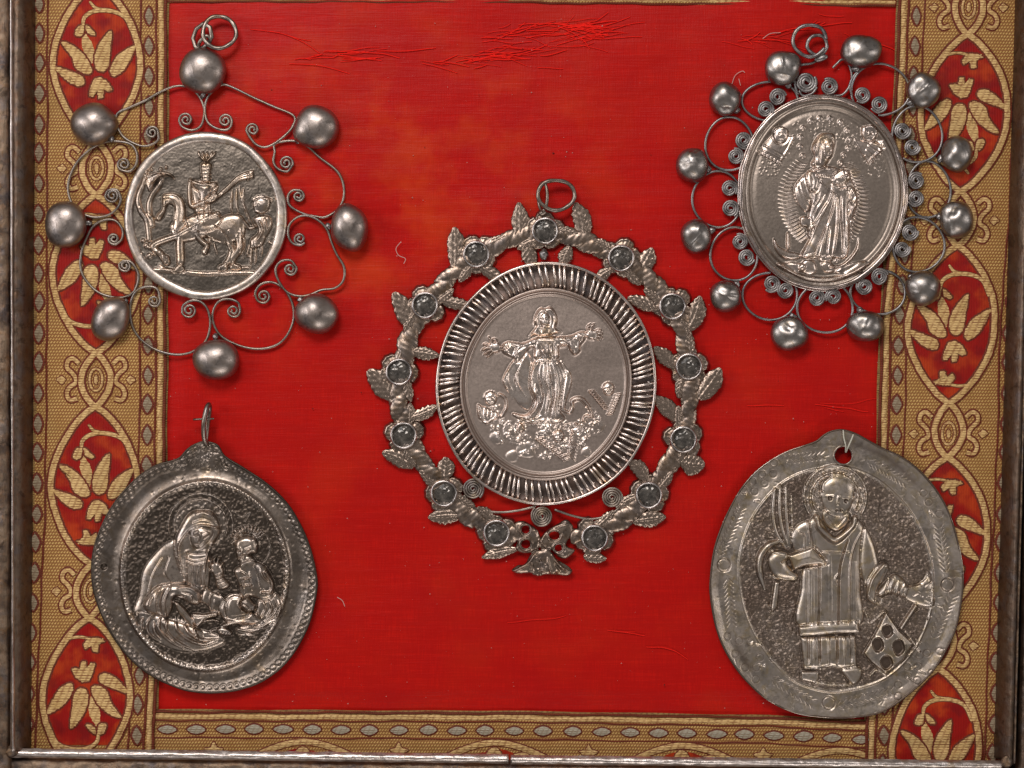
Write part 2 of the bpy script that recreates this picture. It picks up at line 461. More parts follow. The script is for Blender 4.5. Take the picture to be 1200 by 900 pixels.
MOAT = 2.0
class Relief:
    def __init__(s, x0, y0, x1, y1, ss=2):
        s.x0, s.y0, s.ss = x0, y0, ss
        s.w, s.h = int((x1 - x0) * ss), int((y1 - y0) * ss)
        s.H = np.zeros((s.h, s.w)); s.M = np.zeros((s.h, s.w))
        s.X, s.Y = np.meshgrid(x0 + (np.arange(s.w) + .5) / ss, y0 + (np.arange(s.h) + .5) / ss)
        s.v = (0, 0, 1.0); s.fat = 1.0; s.hs = 1.2
    def view(s, ox, oy, k): s.v = (ox, oy, k)
    def P(s, pts): return np.asarray(pts, float) / s.v[2] + np.array(s.v[:2])
    def win(s, P, m):
        a = max(0, int((P[:, 0].min() - m - s.x0) * s.ss)); b = min(s.w, int((P[:, 0].max() + m - s.x0) * s.ss) + 2)
        c = max(0, int((P[:, 1].min() - m - s.y0) * s.ss)); d = min(s.h, int((P[:, 1].max() + m - s.y0) * s.ss) + 2)
        return slice(c, d), slice(a, b)
    def dist(s, P, W, closed):
        X, Y = s.X[W].ravel(), s.Y[W].ravel()
        best = np.full(X.shape, 1e9); tt = np.zeros(X.shape)
        inside = np.zeros(X.shape, bool)
        n = len(P); m = n if closed else n - 1
        for i in range(m):
            a, b = P[i], P[(i + 1) % n]
            d = b - a; L = d @ d + 1e-12
            t = np.clip(((X - a[0]) * d[0] + (Y - a[1]) * d[1]) / L, 0, 1)
            q = (X - a[0] - t * d[0]) ** 2 + (Y - a[1] - t * d[1]) ** 2
            k = q < best
            best[k] = q[k]; tt[k] = (i + t[k]) / m
            if closed:
                c = (a[1] > Y) != (b[1] > Y)
                with np.errstate(divide='ignore', invalid='ignore'):
                    xi = (b[0] - a[0]) * (Y - a[1]) / (b[1] - a[1] + 1e-12) + a[0]
                inside ^= c & (X < xi)
        sh = s.X[W].shape
        return np.sqrt(best).reshape(sh), tt.reshape(sh), inside.reshape(sh)
    def poly(s, pts, h, w, smooth=True, mode='max', mark=1.0, dome=0.25):
        P = s.P(pts)
        if smooth: P = spline(P, 5, True)
        W = s.win(P, 5)
        d, _, ins = s.dist(P, W, True)
        w = w / s.v[2]
        if mode == 'max' and h > 2.5:
            s.H[W] -= np.where(ins, 0, MOAT * np.exp(-(d / 1.1) ** 2) * np.clip(s.H[W] / 3 + .35, .2, 1))
        t = np.clip(d / w, 0, 1)
        val = h * (np.sqrt(np.clip(1 - (1 - t) ** 2, 0, 1)) * (1 - dome) + dome * np.clip(d / (3 * w), 0, 1)) * ins
        s.put(W, val, ins, mode, mark)
    def line(s, pts, w, h, smooth=True, mode='add', mark=1.0, taper=(1, 1), closed=False):
        P = s.P(pts)
        if smooth and len(P) > 2: P = spline(P, 6, closed)
        w = w / s.v[2] / 2 * (s.fat if w > 6 else 1)
        W = s.win(P, w + 1)
        d, t, _ = s.dist(P, W, closed)
        ww = w * (taper[0] + (1 - taper[0]) * np.clip(t * 4, 0, 1)) * (taper[1] + (1 - taper[1]) * np.clip((1 - t) * 4, 0, 1))
        q = np.clip(d / np.maximum(ww, 0.05), 0, 1)
        val = h * np.sqrt(np.clip(1 - q * q, 0, 1)) * np.clip(ww / w, 0.2, 1)
        s.put(W, val, q < 1, mode, mark)
    def put(s, W, val, ins, mode, mark):
        if mode == 'max': s.H[W] = np.where(ins, np.maximum(s.H[W], val), s.H[W])
        elif mode == 'cut': s.H[W] = np.where(ins, np.minimum(s.H[W], val), s.H[W])
        else: s.H[W] += val
        if mark is not None: s.M[W] = np.where(ins, np.maximum(s.M[W], mark) if mark > 0 else np.minimum(s.M[W], -mark), s.M[W])
    def dot(s, x, y, r, h, mode='add', mark=1.0):
        a = np.linspace(0, 2 * pi, 10, endpoint=False)
        s.poly(np.column_stack([x + r * np.cos(a), y + r * np.sin(a)]), h, r, mode=mode, mark=mark, dome=0)
    def ringmark(s, x, y, r, w, h, mark=None, mode='add', a0=0, a1=2 * pi, ry=None):
        a = np.linspace(a0, a1, 26)
        s.line(np.column_stack([x + r * np.cos(a), y + (ry or r) * np.sin(a)]), w, h, mode=mode, mark=mark)
    def sample(s, A, x, y):
        u = np.clip((x - s.x0) * s.ss - .5, 0, s.w - 1.001); v = np.clip((y - s.y0) * s.ss - .5, 0, s.h - 1.001)
        i, j = v.astype(int), u.astype(int); fu, fv = u - j, v - i
        return (A[i, j] * (1 - fu) + A[i, j + 1] * fu) * (1 - fv) + (A[i + 1, j] * (1 - fu) + A[i + 1, j + 1] * fu) * fv

def plate(name, R, cx, cy, rad, mats, parent, zb, step=0.64, hole=None, shape=None, thick=3.0, label=None):
    """polar sheet over the outline rad(theta); height = zb + shape(rn, theta, x, y) + relief"""
    rmean = np.mean(rad(np.linspace(0, 2 * pi, 60)))
    na = int(2 * pi * rmean / (step * 1.25)); nr = int(rmean / step)
    th = np.linspace(0, 2 * pi, na, endpoint=False)
    rn = np.linspace(0.004, 1, nr)
    RR = rad(th)[:, None] * rn[None, :]
    X = cx + RR * np.cos(th)[:, None]; Y = cy + RR * np.sin(th)[:, None]
    Z = zb + R.hs * R.sample(R.H, X, Y)
    if shape is not None: Z = Z + shape(np.broadcast_to(rn[None, :], X.shape), np.broadcast_to(th[:, None], X.shape), X, Y)
    A = R.sample(R.M, X, Y)
    # edge skirt turned under
    X = np.column_stack([X, X[:, -1] + 0.3 * np.cos(th), X[:, -1] - 1.5 * np.cos(th)])
    Y = np.column_stack([Y, Y[:, -1] + 0.3 * np.sin(th), Y[:, -1] - 1.5 * np.sin(th)])
    Z = np.column_stack([Z, Z[:, -1] - thick * .5, Z[:, -1] - thick])
    A = np.column_stack([A, A[:, -1], A[:, -1]])
    V = np.column_stack([X.ravel(), Y.ravel(), Z.ravel()])
    F = grid_faces(na, nr + 2, True, False)
    if hole is not None:
        hx, hy, hr = hole
        cxf = V[F].mean(1)
        F = F[(cxf[:, 0] - hx) ** 2 + (cxf[:, 1] - hy) ** 2 > hr * hr]
    return solid(name, V, F, mats, parent, attr=A.ravel(), label=label)

def outline(pts, view, c, jitter=0):
    P = np.asarray(pts, float) / view[2] + np.array(view[:2])
    P = spline(P, 8, True) - np.array(c)
    a = np.arctan2(P[:, 1], P[:, 0]) % (2 * pi); r = np.hypot(P[:, 0], P[:, 1])
    o = np.argsort(a); a, r = a[o], r[o]
    a = np.r_[a[-1] - 2 * pi, a, a[0] + 2 * pi]; r = np.r_[r[-1], r, r[0]]
    return lambda t: np.interp(np.asarray(t) % (2 * pi), a, r)

def ellipse(rx, ry, tilt=0.0, wob=0.0, seed=0):
    r = np.random.default_rng(seed); k = r.random(6) * 6.28
    def f(t):
        t = np.asarray(t); u = t - tilt
        e = rx * ry / np.sqrt((ry * np.cos(u)) ** 2 + (rx * np.sin(u)) ** 2)
        return e + wob * (np.sin(3 * t + k[0]) + 0.6 * np.sin(5 * t + k[1]) + 0.5 * np.sin(9 * t + k[2]))
    return f

def rim_ring(name, cx, cy, rad, off, r, z, mat, parent, flat=1.0, ridge=None, n=420, sides=10, wob=0.25, label=None):
    t = np.linspace(0, 2 * pi, n, endpoint=False)
    R = rad(t) + off + wob * np.sin(7 * t + off) + wob * 0.6 * np.sin(17 * t)
    P = np.column_stack([cx + R * np.cos(t), cy + R * np.sin(t), np.full(n, z)])
    rr = r * (1 + 0.08 * np.sin(13 * t) + 0.06 * np.sin(29 * t + 1))
    return tube_obj(name, P, rr, mat, parent, sides, True, flat, ridge, label)

def bead_mesh(name, mat, rx, ry, rz, seed, dents=0, lump=0.035, point=None):
    r = np.random.default_rng(seed)
    nu, nv = 44, 30
    u = np.linspace(0, 2 * pi, nu, endpoint=False); v = np.linspace(0.05, pi - 0.05, nv)
    U, Vv = np.meshgrid(u, v, indexing='ij')
    D = np.stack([np.cos(U) * np.sin(Vv), np.sin(U) * np.sin(Vv), np.cos(Vv)], -1)
    f = np.ones(U.shape)
    for _ in range(7):
        k = r.normal(size=3) * 2.1
        f += lump * 0.45 * np.sin(D @ k + r.random() * 6.28)
    f *= (1 + 0.018 * np.cos(4 * U + r.random() * 6) * np.sin(Vv) ** 2)
    for _ in range(dents):
        d = r.normal(size=3); d[2] = abs(d[2]) + 0.7; d /= np.linalg.norm(d)
        ang = np.arccos(np.clip(D @ d, -1, 1)); wd = 0.28 + 0.3 * r.random()
        f -= (0.05 + 0.09 * r.random()) * np.exp(-(ang / wd) ** 2)
        # a crease across the dent
        e = np.cross(d, r.normal(size=3)); e /= np.linalg.norm(e)
        f += 0.05 * np.exp(-((D @ e) / 0.07) ** 2) * np.exp(-(ang / 0.6) ** 2)
    if point is not None:
        a = np.arctan2(D[..., 1], D[..., 0]) - point
        f += 0.10 * np.exp(-(((a + pi) % (2 * pi) - pi) / 0.45) ** 2) * np.sin(Vv) ** 3
    P = D * f[..., None] * np.array([rx, ry, rz])
    V = P.reshape(-1, 3)
    F = grid_faces(nu, nv, True, False)[:, ::-1]
    V = np.vstack([V, P[:, 0].mean(0), P[:, -1].mean(0)])
    m = nu * nv
    fs = [tuple(x) for x in F.tolist()] + [(m, ((i + 1) % nu) * nv, i * nv) for i in range(nu)] + [(m + 1, i * nv + nv - 1, ((i + 1) % nu) * nv + nv - 1) for i in range(nu)]
    return mesh(name, V, fs, mat)

def spiral(cx, cy, r0, turns, a0, sense=1, r1=1.6, n=None):
    n = n or int(turns * 26)
    t = np.linspace(0, 1, n)
    a = a0 + sense * turns * 2 * pi * t
    R = r0 + (r1 - r0) * t
    return np.column_stack([cx + R * np.cos(a), cy + R * np.sin(a)])

# ------------------------------------------------------------------ the silk lining and the board behind it
board = empty('backing_board', 'dark board behind the red silk, closing the back of the frame', 'board', 600, 450)
solid('panel', [(x, y, z) for x in (-120, 1320) for y in (-120, 1020) for z in (-26, -14)],
      [(0, 1, 3, 2), (4, 6, 7, 5), (0, 4, 5, 1), (2, 3, 7, 6), (0, 2, 6, 4), (1, 5, 7, 3)], M['board'], board, smooth=False)

gx = np.arange(100, 1110, 2.5); gy = np.arange(-40, 882, 2.5)
GX, GY = np.meshgrid(gx, gy, indexing='ij')
sh = GX.shape
Z = blur((vn(sh, 46, 1) - .5) * 5.0 + (vn(sh, 20, 2) - .5) * 1.2, 3.0)
# horizontal puckers where the old silk sags
yy = np.repeat(vn((1, sh[1]), 4, 5), sh[0], 0)
Z += (yy - .5) * 0.35 * (0.3 + vn(sh, 60, 6))
edge = np.minimum(np.minimum(GX - 190, 1020 - GX), 835 - GY) / 26.0
Z = np.where(edge < 1, Z * np.clip(edge, 0, 1) - 3.2 * (1 - np.clip(edge, 0, 1)), Z)
Z = Z - 0.5
# the torn strip along the top lies lower, its lips stand up
tear_y = lambda x: 30 + 16 * np.sin(x / 90.0 + .5) + 6 * np.sin(x / 31.0)
V = np.column_stack([GX.ravel(), GY.ravel(), Z.ravel()])
lin = empty('silk_lining', 'red silk cloth with orange patches stretched behind all the medals', 'cloth', 600, 450)
solid('cloth', V, grid_faces(len(gx), len(gy)), M['silk'], lin)

def frayed(name, spots, n, seed):
    r = random.Random(seed)
    chunks = []
    for _ in range(n):
        x0, y0, x1, y1, sp = r.choice(spots)
        t = r.random()
        x = x0 + (x1 - x0) * t + r.gauss(0, 6); y = y0 + (y1 - y0) * t + r.gauss(0, sp)
        L = r.uniform(14, 85); a = math.atan2(y1 - y0, x1 - x0) + r.gauss(0, 0.09)
        m = 7
        P = []
        c = r.gauss(0, 0.05)
        for k in range(m):
            P.append((x, y, Z[min(max(int((x - gx[0]) / 2.5), 0), len(gx) - 1), min(max(int((y - gy[0]) / 2.5), 0), len(gy) - 1)] + .9 + 1.1 * sin(pi * k / (m - 1)) * r.uniform(0.4, 1)))
            x += cos(a) * L / m; y += sin(a) * L / m; a += c + r.gauss(0, 0.08)
        V, F, C = tube(spline(P, 2), r.uniform(0.25, 0.6), 5)
        chunks.append((V[:-2], F))
    V, F = join(chunks)
    o = solid(name, V, F, M['fray'], lin)
    o['kind'] = 'stuff'
    return o
frayed('frayed_threads', [(330, 68, 420, 62, 3), (410, 60, 520, 74, 3), (500, 74, 590, 66, 3), (560, 60, 660, 62, 7), (590, 40, 690, 30, 5), (560, 44, 640, 32, 4),
                          (620, 60, 690, 44, 3), (830, 44, 900, 46, 3), (900, 40, 960, 30, 5), (640, 30, 700, 33, 2)], 120, 4)
frayed('slub_threads', [(850, 470, 960, 478, 5), (1000, 600, 1010, 604, 2), (500, 730, 600, 726, 3), (690, 745, 800, 755, 12), (880, 640, 910, 645, 4), (240, 30, 330, 34, 3), (960, 22, 1030, 45, 8)], 16, 9)

# ------------------------------------------------------------------ woven braids
TILT_L = lambda v: np.interp(v, [-60, 0, 445, 600, 690, 880], [113, 113, 112, 110, 106, 98])
TILT_R = lambda v: np.interp(v, [-60, 5, 258, 380, 508, 757, 900], [1138, 1136, 1125, 1115, 1112, 1101, 1096])

def strip(name, path, cross, mats, parent, label=None, wfun=None):
    """cross: list of (offset, z, material index of the face after it). path n x 2. positive offset = right-hand side seen from above"""
    P = np.asarray(path, float)
    T = np.gradient(P, axis=0); T /= np.maximum(np.linalg.norm(T, axis=1), 1e-9)[:, None]
    Nn = np.column_stack([-T[:, 1], T[:, 0]])
    off = np.array([c[0] for c in cross]); zz = np.array([c[1] for c in cross])
    w = np.ones(len(P)) if wfun is None else wfun(np.linspace(0, 1, len(P)))
    V = np.empty((len(P), len(cross), 3))
    V[..., 0] = P[:, None, 0] + Nn[:, None, 0] * off * w[:, None]
    V[..., 1] = P[:, None, 1] + Nn[:, None, 1] * off * w[:, None]
    V[..., 2] = zz
    F = grid_faces(len(P), len(cross))
    mi = np.tile([c[2] for c in cross[:-1]], len(P) - 1)
    return solid(name, V.reshape(-1, 3), F[:, ::-1], mats, parent, mi, label=label)

def rib(w, o, zb, h):
    """cross section of a raised thread band of half width w with outline o"""
    return [(-w - o, zb, 1), (-w - o * .4, zb + h * .45, 1), (-w, zb + h * .5, 0), (-w * .6, zb + h, 0), (0, zb + h * 1.12, 0), (w * .6, zb + h, 0), (w, zb + h * .5, 1), (w + o * .4, zb + h * .45, 1), (w + o, zb, 1)]

def motif(name, pts, fn, parent, mats, zb=1.9, h=1.1, o=1.5, smooth=True, label=None):
    P = np.asarray(pts, float)
    if smooth: P = spline(P, 4, True)
    c0 = P.mean(0); P = c0 + (P - c0) * np.array([.96, .98])
    P = resample(P, 1.6, True)
    P = P + rng.normal(size=P.shape) * .28
    area2 = np.sum(P[:, 0] * np.roll(P[:, 1], -1) - np.roll(P[:, 0], -1) * P[:, 1])
    if area2 < 0: P = P[::-1]
    T = np.roll(P, -1, 0) - np.roll(P, 1, 0); T /= np.maximum(np.linalg.norm(T, axis=1), 1e-9)[:, None]
    Nn = np.column_stack([T[:, 1], -T[:, 0]])
    c = P.mean(0)
    rings = [(P + Nn * o, zb), (P + Nn * o * .3, zb + h * .45), (P, zb + h * .55), (P * .82 + c * .18, zb + h * .9), (P * .45 + c * .55, zb + h * 1.1), (P * .02 + c * .98, zb + h * 1.12)]
    n = len(P)
    V = np.vstack([np.column_stack([fn(R), np.full(n, z)]) for R, z in rings])
    F = grid_faces(len(rings), n, False, True)
    mi = np.repeat([1, 1, 0, 0, 0], n)
    return solid(name, V, F[:, ::-1], mats, parent, mi, label=label)

def zc(pts):
    return [(x / 3.0 - 111, 400 + y / 3.0 - 569) for x, y in pts]
LEAVES = [
    zc([(205, 435), (243, 443), (290, 480), (318, 530), (310, 547), (285, 545), (258, 525), (243, 485)]),
    zc([(285, 398), (308, 420), (326, 460), (322, 500), (312, 520), (290, 480), (279, 440)]),
    zc([(385, 393), (381, 470), (376, 520), (355, 540), (331, 530), (325, 490), (342, 440)]),
    zc([(472, 448), (440, 520), (410, 550), (386, 555), (380, 530), (400, 490), (430, 465)]),
    zc([(180, 520), (230, 533), (280, 553), (293, 575), (280, 590), (250, 585), (215, 560)]),
]
BELL = zc([(325, 562), (348, 558), (375, 575), (392, 606), (372, 610), (360, 602), (356, 632), (339, 634), (335, 602), (325, 602), (320, 628), (304, 624), (312, 590)])
FLOWER = zc([(272, 702), (298, 698), (297, 664), (314, 664), (325, 690), (344, 673), (352, 690), (335, 716), (292, 714)])
BUDS = [zc([(288, 378), (284, 410), (264, 414), (256, 404), (268, 378)]), zc([(294, 374), (326, 400), (326, 412), (300, 402)])]
TWIG = [((x / 2.8118 + 1030 - 1114), (y / 2.8118 + 240 - 382)) for x, y in [(188, 592), (205, 575), (232, 590), (270, 597), (308, 588), (334, 566)]]
STEM = zc([(284, 384), (290, 348), (325, 326), (380, 325), (430, 346), (458, 402)])
FORK = zc([(308, 292), (328, 314), (356, 320)])
GB = [M['gold'], M['brown']]

def side_braid(root, cfun, nodes, up_first, mirror, y0, y1):
    fn = lambda P: np.column_stack([P[:, 0] + cfun(P[:, 1]), P[:, 1]])
    sg = -1 if mirror else 1
    ys = np.arange(y0, y1 + .1, 6.0)
    # woven ground: a thin sheet, outer selvedge to inner hem
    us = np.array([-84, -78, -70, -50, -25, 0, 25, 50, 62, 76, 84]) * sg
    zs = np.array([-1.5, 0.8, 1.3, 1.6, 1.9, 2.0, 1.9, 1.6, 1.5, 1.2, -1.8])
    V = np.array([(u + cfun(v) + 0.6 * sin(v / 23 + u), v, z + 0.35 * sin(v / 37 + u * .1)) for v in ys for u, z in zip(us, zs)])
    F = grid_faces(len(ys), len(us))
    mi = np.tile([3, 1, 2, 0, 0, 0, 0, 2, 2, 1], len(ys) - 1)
    solid('woven_ground', V, F[:, ::-1] if mirror else F[:, ::1], [M['field'], M['edge'], M['field'], M['shaded_selvedge']], root, mi)
    yl = np.arange(y0, y1 + .1, 4.0)
    for k, (u, w, m) in enumerate([(-76, 1.5, 'brown'), (-58, 1.6, 'brown'), (51.5, 1.6, 'brown'), (70, 1.7, 'brown'), (80.5, 1.9, 'brown'), (75.3, 3.1, 'gold'), (-80, 2.6, 'edge')]):
        wob = 0.5 * np.sin(yl / 19 + k) + 0.3 * np.sin(yl / 7 + 2 * k)
        path = np.column_stack([u * sg + wob + cfun(yl), yl])
        h = 0.8 if m == 'gold' else 0.55
        strip('edge_line' if m == 'brown' else 'edge_stitching', path, [(-w, 1.0, 0), (-w * .6, 1.9 + h * .6, 0), (0, 2.0 + h, 0), (w * .6, 1.9 + h * .6, 0), (w, 1.0, 0)], [M[m]], root)
    # lozenges in the two narrow borders share one mesh per kind
    dia = []
    for seed in range(3):
        r = random.Random(seed)
        P = np.array([(0, -10.5), (2.6, -7), (5.0 + r.random(), 0), (2.8, 7), (0, 10.5), (-2.8, 7), (-5.2 - r.random() * .5, 0), (-2.8, -7)])
        P = resample(P, 2.2, True); n = len(P)
        T = np.roll(P, -1, 0) - np.roll(P, 1, 0); T /= np.linalg.norm(T, axis=1)[:, None]
        Nn = np.column_stack([T[:, 1], -T[:, 0]])
        rings = [(P + Nn * 2.5, 0), (P + Nn * .7, .7), (P - Nn * .3, .7), (P * .7, 1.1), (P * .02, 1.3)]
        V = np.vstack([np.column_stack([R, np.full(n, z)]) for R, z in rings])
        dia.append(mesh('lozenge', V, grid_faces(5, n, False, True)[:, ::-1], [M['grey_gold'], M['brown']], np.repeat([1, 1, 0, 0], n)))
    r = random.Random(3)
    v = y0 + 8
    while v < y1 - 4:
        for u in (-67.5, 61):
            vv = v + (0 if u < 0 else 14) + r.uniform(-1.5, 1.5)
            part('lozenge', r.choice(dia), root, u * sg + cfun(vv) + r.uniform(-.6, .6), vv, 1.7, r.uniform(-.06, .06), (r.uniform(.9, 1.1), r.uniform(.92, 1.08), 1))
        v += 35.2
    # panels, flowers
    allc = sorted(nodes)
    up = up_first
    for a in [allc[0] - 248] + allc:
        b = a + 248
        mid = (a + b) / 2
        if b < y0 or a + 32 > y1: up = not up; continue
        t = np.linspace(0, 1, 22)
        hw = 47 * np.sin(pi * t) ** 0.72
        yv = a + 33 + t * (b - a - 66)
        keep = (yv > y0 - 2) & (yv < y1 - 2)
        if keep.sum() > 3:
            tv, hv = yv[keep], hw[keep]
            cols_ = np.linspace(-1, 1, 9)
            V = np.array([(c_ * h_ + cfun(y_), y_, 2.45 + 0.25 * (1 - c_ * c_)) for y_, h_ in zip(tv, hv) for c_ in cols_])
            solid('red_panel', V, grid_faces(len(tv), 9), M['panel'], root)
        flip = 1 if up else -1
        ff = lambda P, mid=mid, flip=flip: (lambda Q: np.column_stack([Q[:, 0] + cfun(Q[:, 1]), Q[:, 1]]))(np.column_stack([P[:, 0] * flip, P[:, 1] * flip + mid]))
        for shp, nm in [(l, 'leaf') for l in LEAVES] + [(BELL, 'bell_flower'), (FLOWER, 'small_flower')] + [(q, 'bud') for q in BUDS]:
            Q = ff(np.asarray(shp, float))
            if Q[:, 1].max() > y1 - 1 or Q[:, 1].min() < y0: 
                if not (Q[:, 1].mean() < y1 - 6 and Q[:, 1].mean() > y0): continue
            thin = shp is LEAVES[1]
            motif(nm, shp, ff, root, GB, 2.3 if thin else 2.9, .6 if thin else .9, 2.1, smooth=nm in ('leaf', 'bud'))
        for ln, w in ((STEM, 2.3), (FORK, 1.6), (TWIG, 1.5)):
            P = ff(spline(ln, 6))
            if P[:, 1].max() < y1 and P[:, 1].min() > y0:
                strip('stem', P, rib(w, 1.2, 2.5, 1.0), GB, root, wfun=lambda t: 0.6 + 0.4 * np.sin(pi * t) ** .5)
        up = not up
    # the two interlacing bands
    vv = np.arange(y0, y1 + .1, 3.0)
    base = allc[0] - 496
    rel = (vv - base + 124) % 248 - 124
    ab = np.abs(rel)
    half = np.where(ab < 32, -17 * np.cos(pi / 2 * ab / 32) ** .8, 51 * np.abs(np.sin(pi * np.clip((ab - 32) / 184, 0, 1))) ** .72)
    for s_ in (1, -1):
        P = np.column_stack([s_ * half + cfun(vv), vv])
        P[1:-1] = (P[:-2] + P[1:-1] * 2 + P[2:]) / 4
        P[:, 0] += .5 * np.sin(vv / 13 + s_) + rng.normal(size=len(vv)) * .22
        strip('interlaced_band', P, rib(3.3, 2.3, 2.6 + .12 * s_, 1.2), GB, root)
    for nd in allc:
        if nd < y0 + 5 or nd > y1 - 30: continue
        a = np.linspace(0, 2 * pi, 26)
        strip('loop_ring', fn(np.column_stack([7.5 * np.cos(a), nd + 13 * np.sin(a)])), rib(1.3, 1.1, 2.2, .8), GB, root)
        motif('loop_eye', np.column_stack([2.4 * np.cos(a[:-1:3]), nd + 6 * np.sin(a[:-1:3])]), fn, root, GB, 2.2, .8, 1.2)
        for s_ in (1, -1):
            sc_ = np.array([(20, -19), (27, -25), (33, -22), (34, -14), (28, -8), (24, -2), (24, 4), (31, 9), (34, 17), (30, 24), (22, 22)], float)
            sc_[:, 0] *= s_; sc_[:, 1] += nd
            strip('scroll', fn(spline(sc_, 4)), rib(2.3, 1.9, 2.1, 1.0), GB, root)
            motif('side_lozenge', [(s_ * 35, nd), (s_ * 40, nd - 5), (s_ * 47, nd), (s_ * 40, nd + 6)], fn, root, GB, 2.0, .8, 1.2, smooth=False)

left = empty('woven_braid', 'gold and red flowered braid down the left side, under the rider medal', 'braid', 112, 450, 'braids edging the red silk')
side_braid(left, TILT_L, [-51, 197, 445, 693], False, False, -40, 884)
right = empty('woven_braid', 'gold and red flowered braid down the right side, beside the deacon medal', 'braid', 1115, 450, 'braids edging the red silk')
side_braid(right, TILT_R, [8, 258, 508, 757], True, True, -40, 900)

def cross_braid(root, y_at, x0, x1, sg, lower):
    """the braid laid crosswise: only its narrow border shows"""
    xs = np.arange(x0, x1 + .1, 6.0)
    vs = np.array([-4, -1, 2, 12, 28, 52, 70]) if lower else np.array([-46, -20, -8, -3, -1, 0])
    zs = np.array([-2.4, 0.2, .7, 1.0, 1.2, 1.2, 1.2]) - 1.3 if lower else np.array([.2, .2, .2, .1, -.4, -2.5])
    V = np.array([(x, y_at(x) + v + .4 * sin(x / 21), z + .2 * sin(x / 31 + v)) for x in xs for v, z in zip(vs, zs)])
    F = grid_faces(len(xs), len(vs))
    solid('woven_ground', V, F[:, ::-1], [M['field'], M['edge']], root, np.tile([1] * 2 + [0] * (len(vs) - 3), len(xs) - 1))
    xl = np.arange(x0, x1 + .1, 4.0)
    rows = [(-1, 1.5, 'brown'), (4.3, 3.0, 'gold'), (9.0, 1.2, 'brown'), (29, 1.3, 'brown')] if lower else [(-1.2, 1.4, 'brown'), (-5.2, 2.2, 'gold'), (-9, 1.2, 'brown')]
    for k, (v, w, m) in enumerate(rows):
        path = np.column_stack([xl, y_at(xl) + v + .5 * np.sin(xl / 17 + k) + .3 * np.sin(xl / 6.3)])
        h = .8 if m == 'gold' else .5
        zb = -.7 if lower else -.6
        strip('edge_line' if m == 'brown' else 'edge_stitching', path, [(-w, zb, 0), (-w * .6, zb + .9 + h * .6, 0), (0, zb + 1 + h, 0), (w * .6, zb + .9 + h * .6, 0), (w, zb, 0)], [M[m]], root)

bottom = empty('woven_braid', 'narrow crosswise braid along the bottom edge of the red silk', 'braid', 597, 862, 'braids edging the red silk')
yb = lambda x: np.interp(x, [150, 184, 600, 900, 1040], [836, 836, 838, 843, 850])
cross_braid(bottom, yb, 150, 1046, 1, True)
P = np.array([(-11, 0), (-7, -3.2), (0, -5.4), (7, -3.4), (11, 0), (7, 3.2), (0, 5.4), (-7, 3.4)])
P = resample(P, 2.4, True); n = len(P)
T = np.roll(P, -1, 0) - np.roll(P, 1, 0); T /= np.linalg.norm(T, axis=1)[:, None]
Nn = np.column_stack([T[:, 1], -T[:, 0]])
V = np.vstack([np.column_stack([R_, np.full(n, z_)]) for R_, z_ in [(P + Nn * 2, 0), (P + Nn * .7, .7), (P, .7), (P * .7, 1.1), (P * .02, 1.3)]])
dm = mesh('lozenge', V, grid_faces(5, n, False, True)[:, ::-1], [thread('pale_silver_thread', (0.50, 0.44, 0.34), (0.40, 0.33, 0.23), (0.24, 0.15, 0.09), 2.4, 'stitch'), M['brown']], np.repeat([1, 1, 0, 0], n))
r_ = random.Random(8)
for k in range(25):
    x = 196 + 33.9 * k
    part('lozenge', dm, bottom, x + r_.uniform(-1, 1), float(yb(x)) + 19 + r_.uniform(-.5, .5), -.1, r_.uniform(-.04, .04), (r_.uniform(.92, 1.08), r_.uniform(.9, 1.1), 1))
for k, x in enumerate([355, 580, 800, 985]):
    xx = np.linspace(-62, 62, 26)
    P = np.column_stack([x + xx, yb(x) + 33 + 20 * (np.abs(xx) / 62) ** 1.7])
    strip('arched_band', P, rib(3.4, 1.5, -.1, 1.0), GB, bottom)
    if k != 3:
        V = [(x + u * 46, float(yb(x)) + 40 + 26 * abs(u) ** 1.8 * .8 + w * 12 * (1 - abs(u)), .05 + w * .1) for u in np.linspace(-1, 1, 15) for w in (0, 1, 2)]
        solid('red_panel', V, grid_faces(15, 3), M['panel'], bottom)
        motif('leaf', [(x - 10, float(yb(x)) + 46), (x, float(yb(x)) + 38), (x + 9, float(yb(x)) + 48), (x, float(yb(x)) + 56)], lambda P: P, bottom, GB, .2, .9, 1.2)
        motif('leaf', [(x + 22, float(yb(x)) + 47), (x + 36, float(yb(x)) + 45), (x + 40, float(yb(x)) + 50), (x + 28, float(yb(x)) + 54)], lambda P: P, bottom, GB, .2, .9, 1.2)
for x in (250, 467, 690, 895):
    motif('small_flower', [(x - 12, float(yb(x)) + 42), (x - 4, float(yb(x)) + 40), (x, float(yb(x)) + 33), (x + 4, float(yb(x)) + 40), (x + 12, float(yb(x)) + 42), (x + 4, float(yb(x)) + 48), (x - 4, float(yb(x)) + 48)], lambda P: P, bottom, GB, .1, .8, 1.2, smooth=False)
top = empty('woven_braid', 'thin sliver of braid showing along the top edge of the red silk', 'braid', 610, 0, 'braids edging the red silk')
cross_braid(top, lambda x: np.interp(x, [180, 600, 1050], [2, 3, 7]), 186, 1050, 1, False)

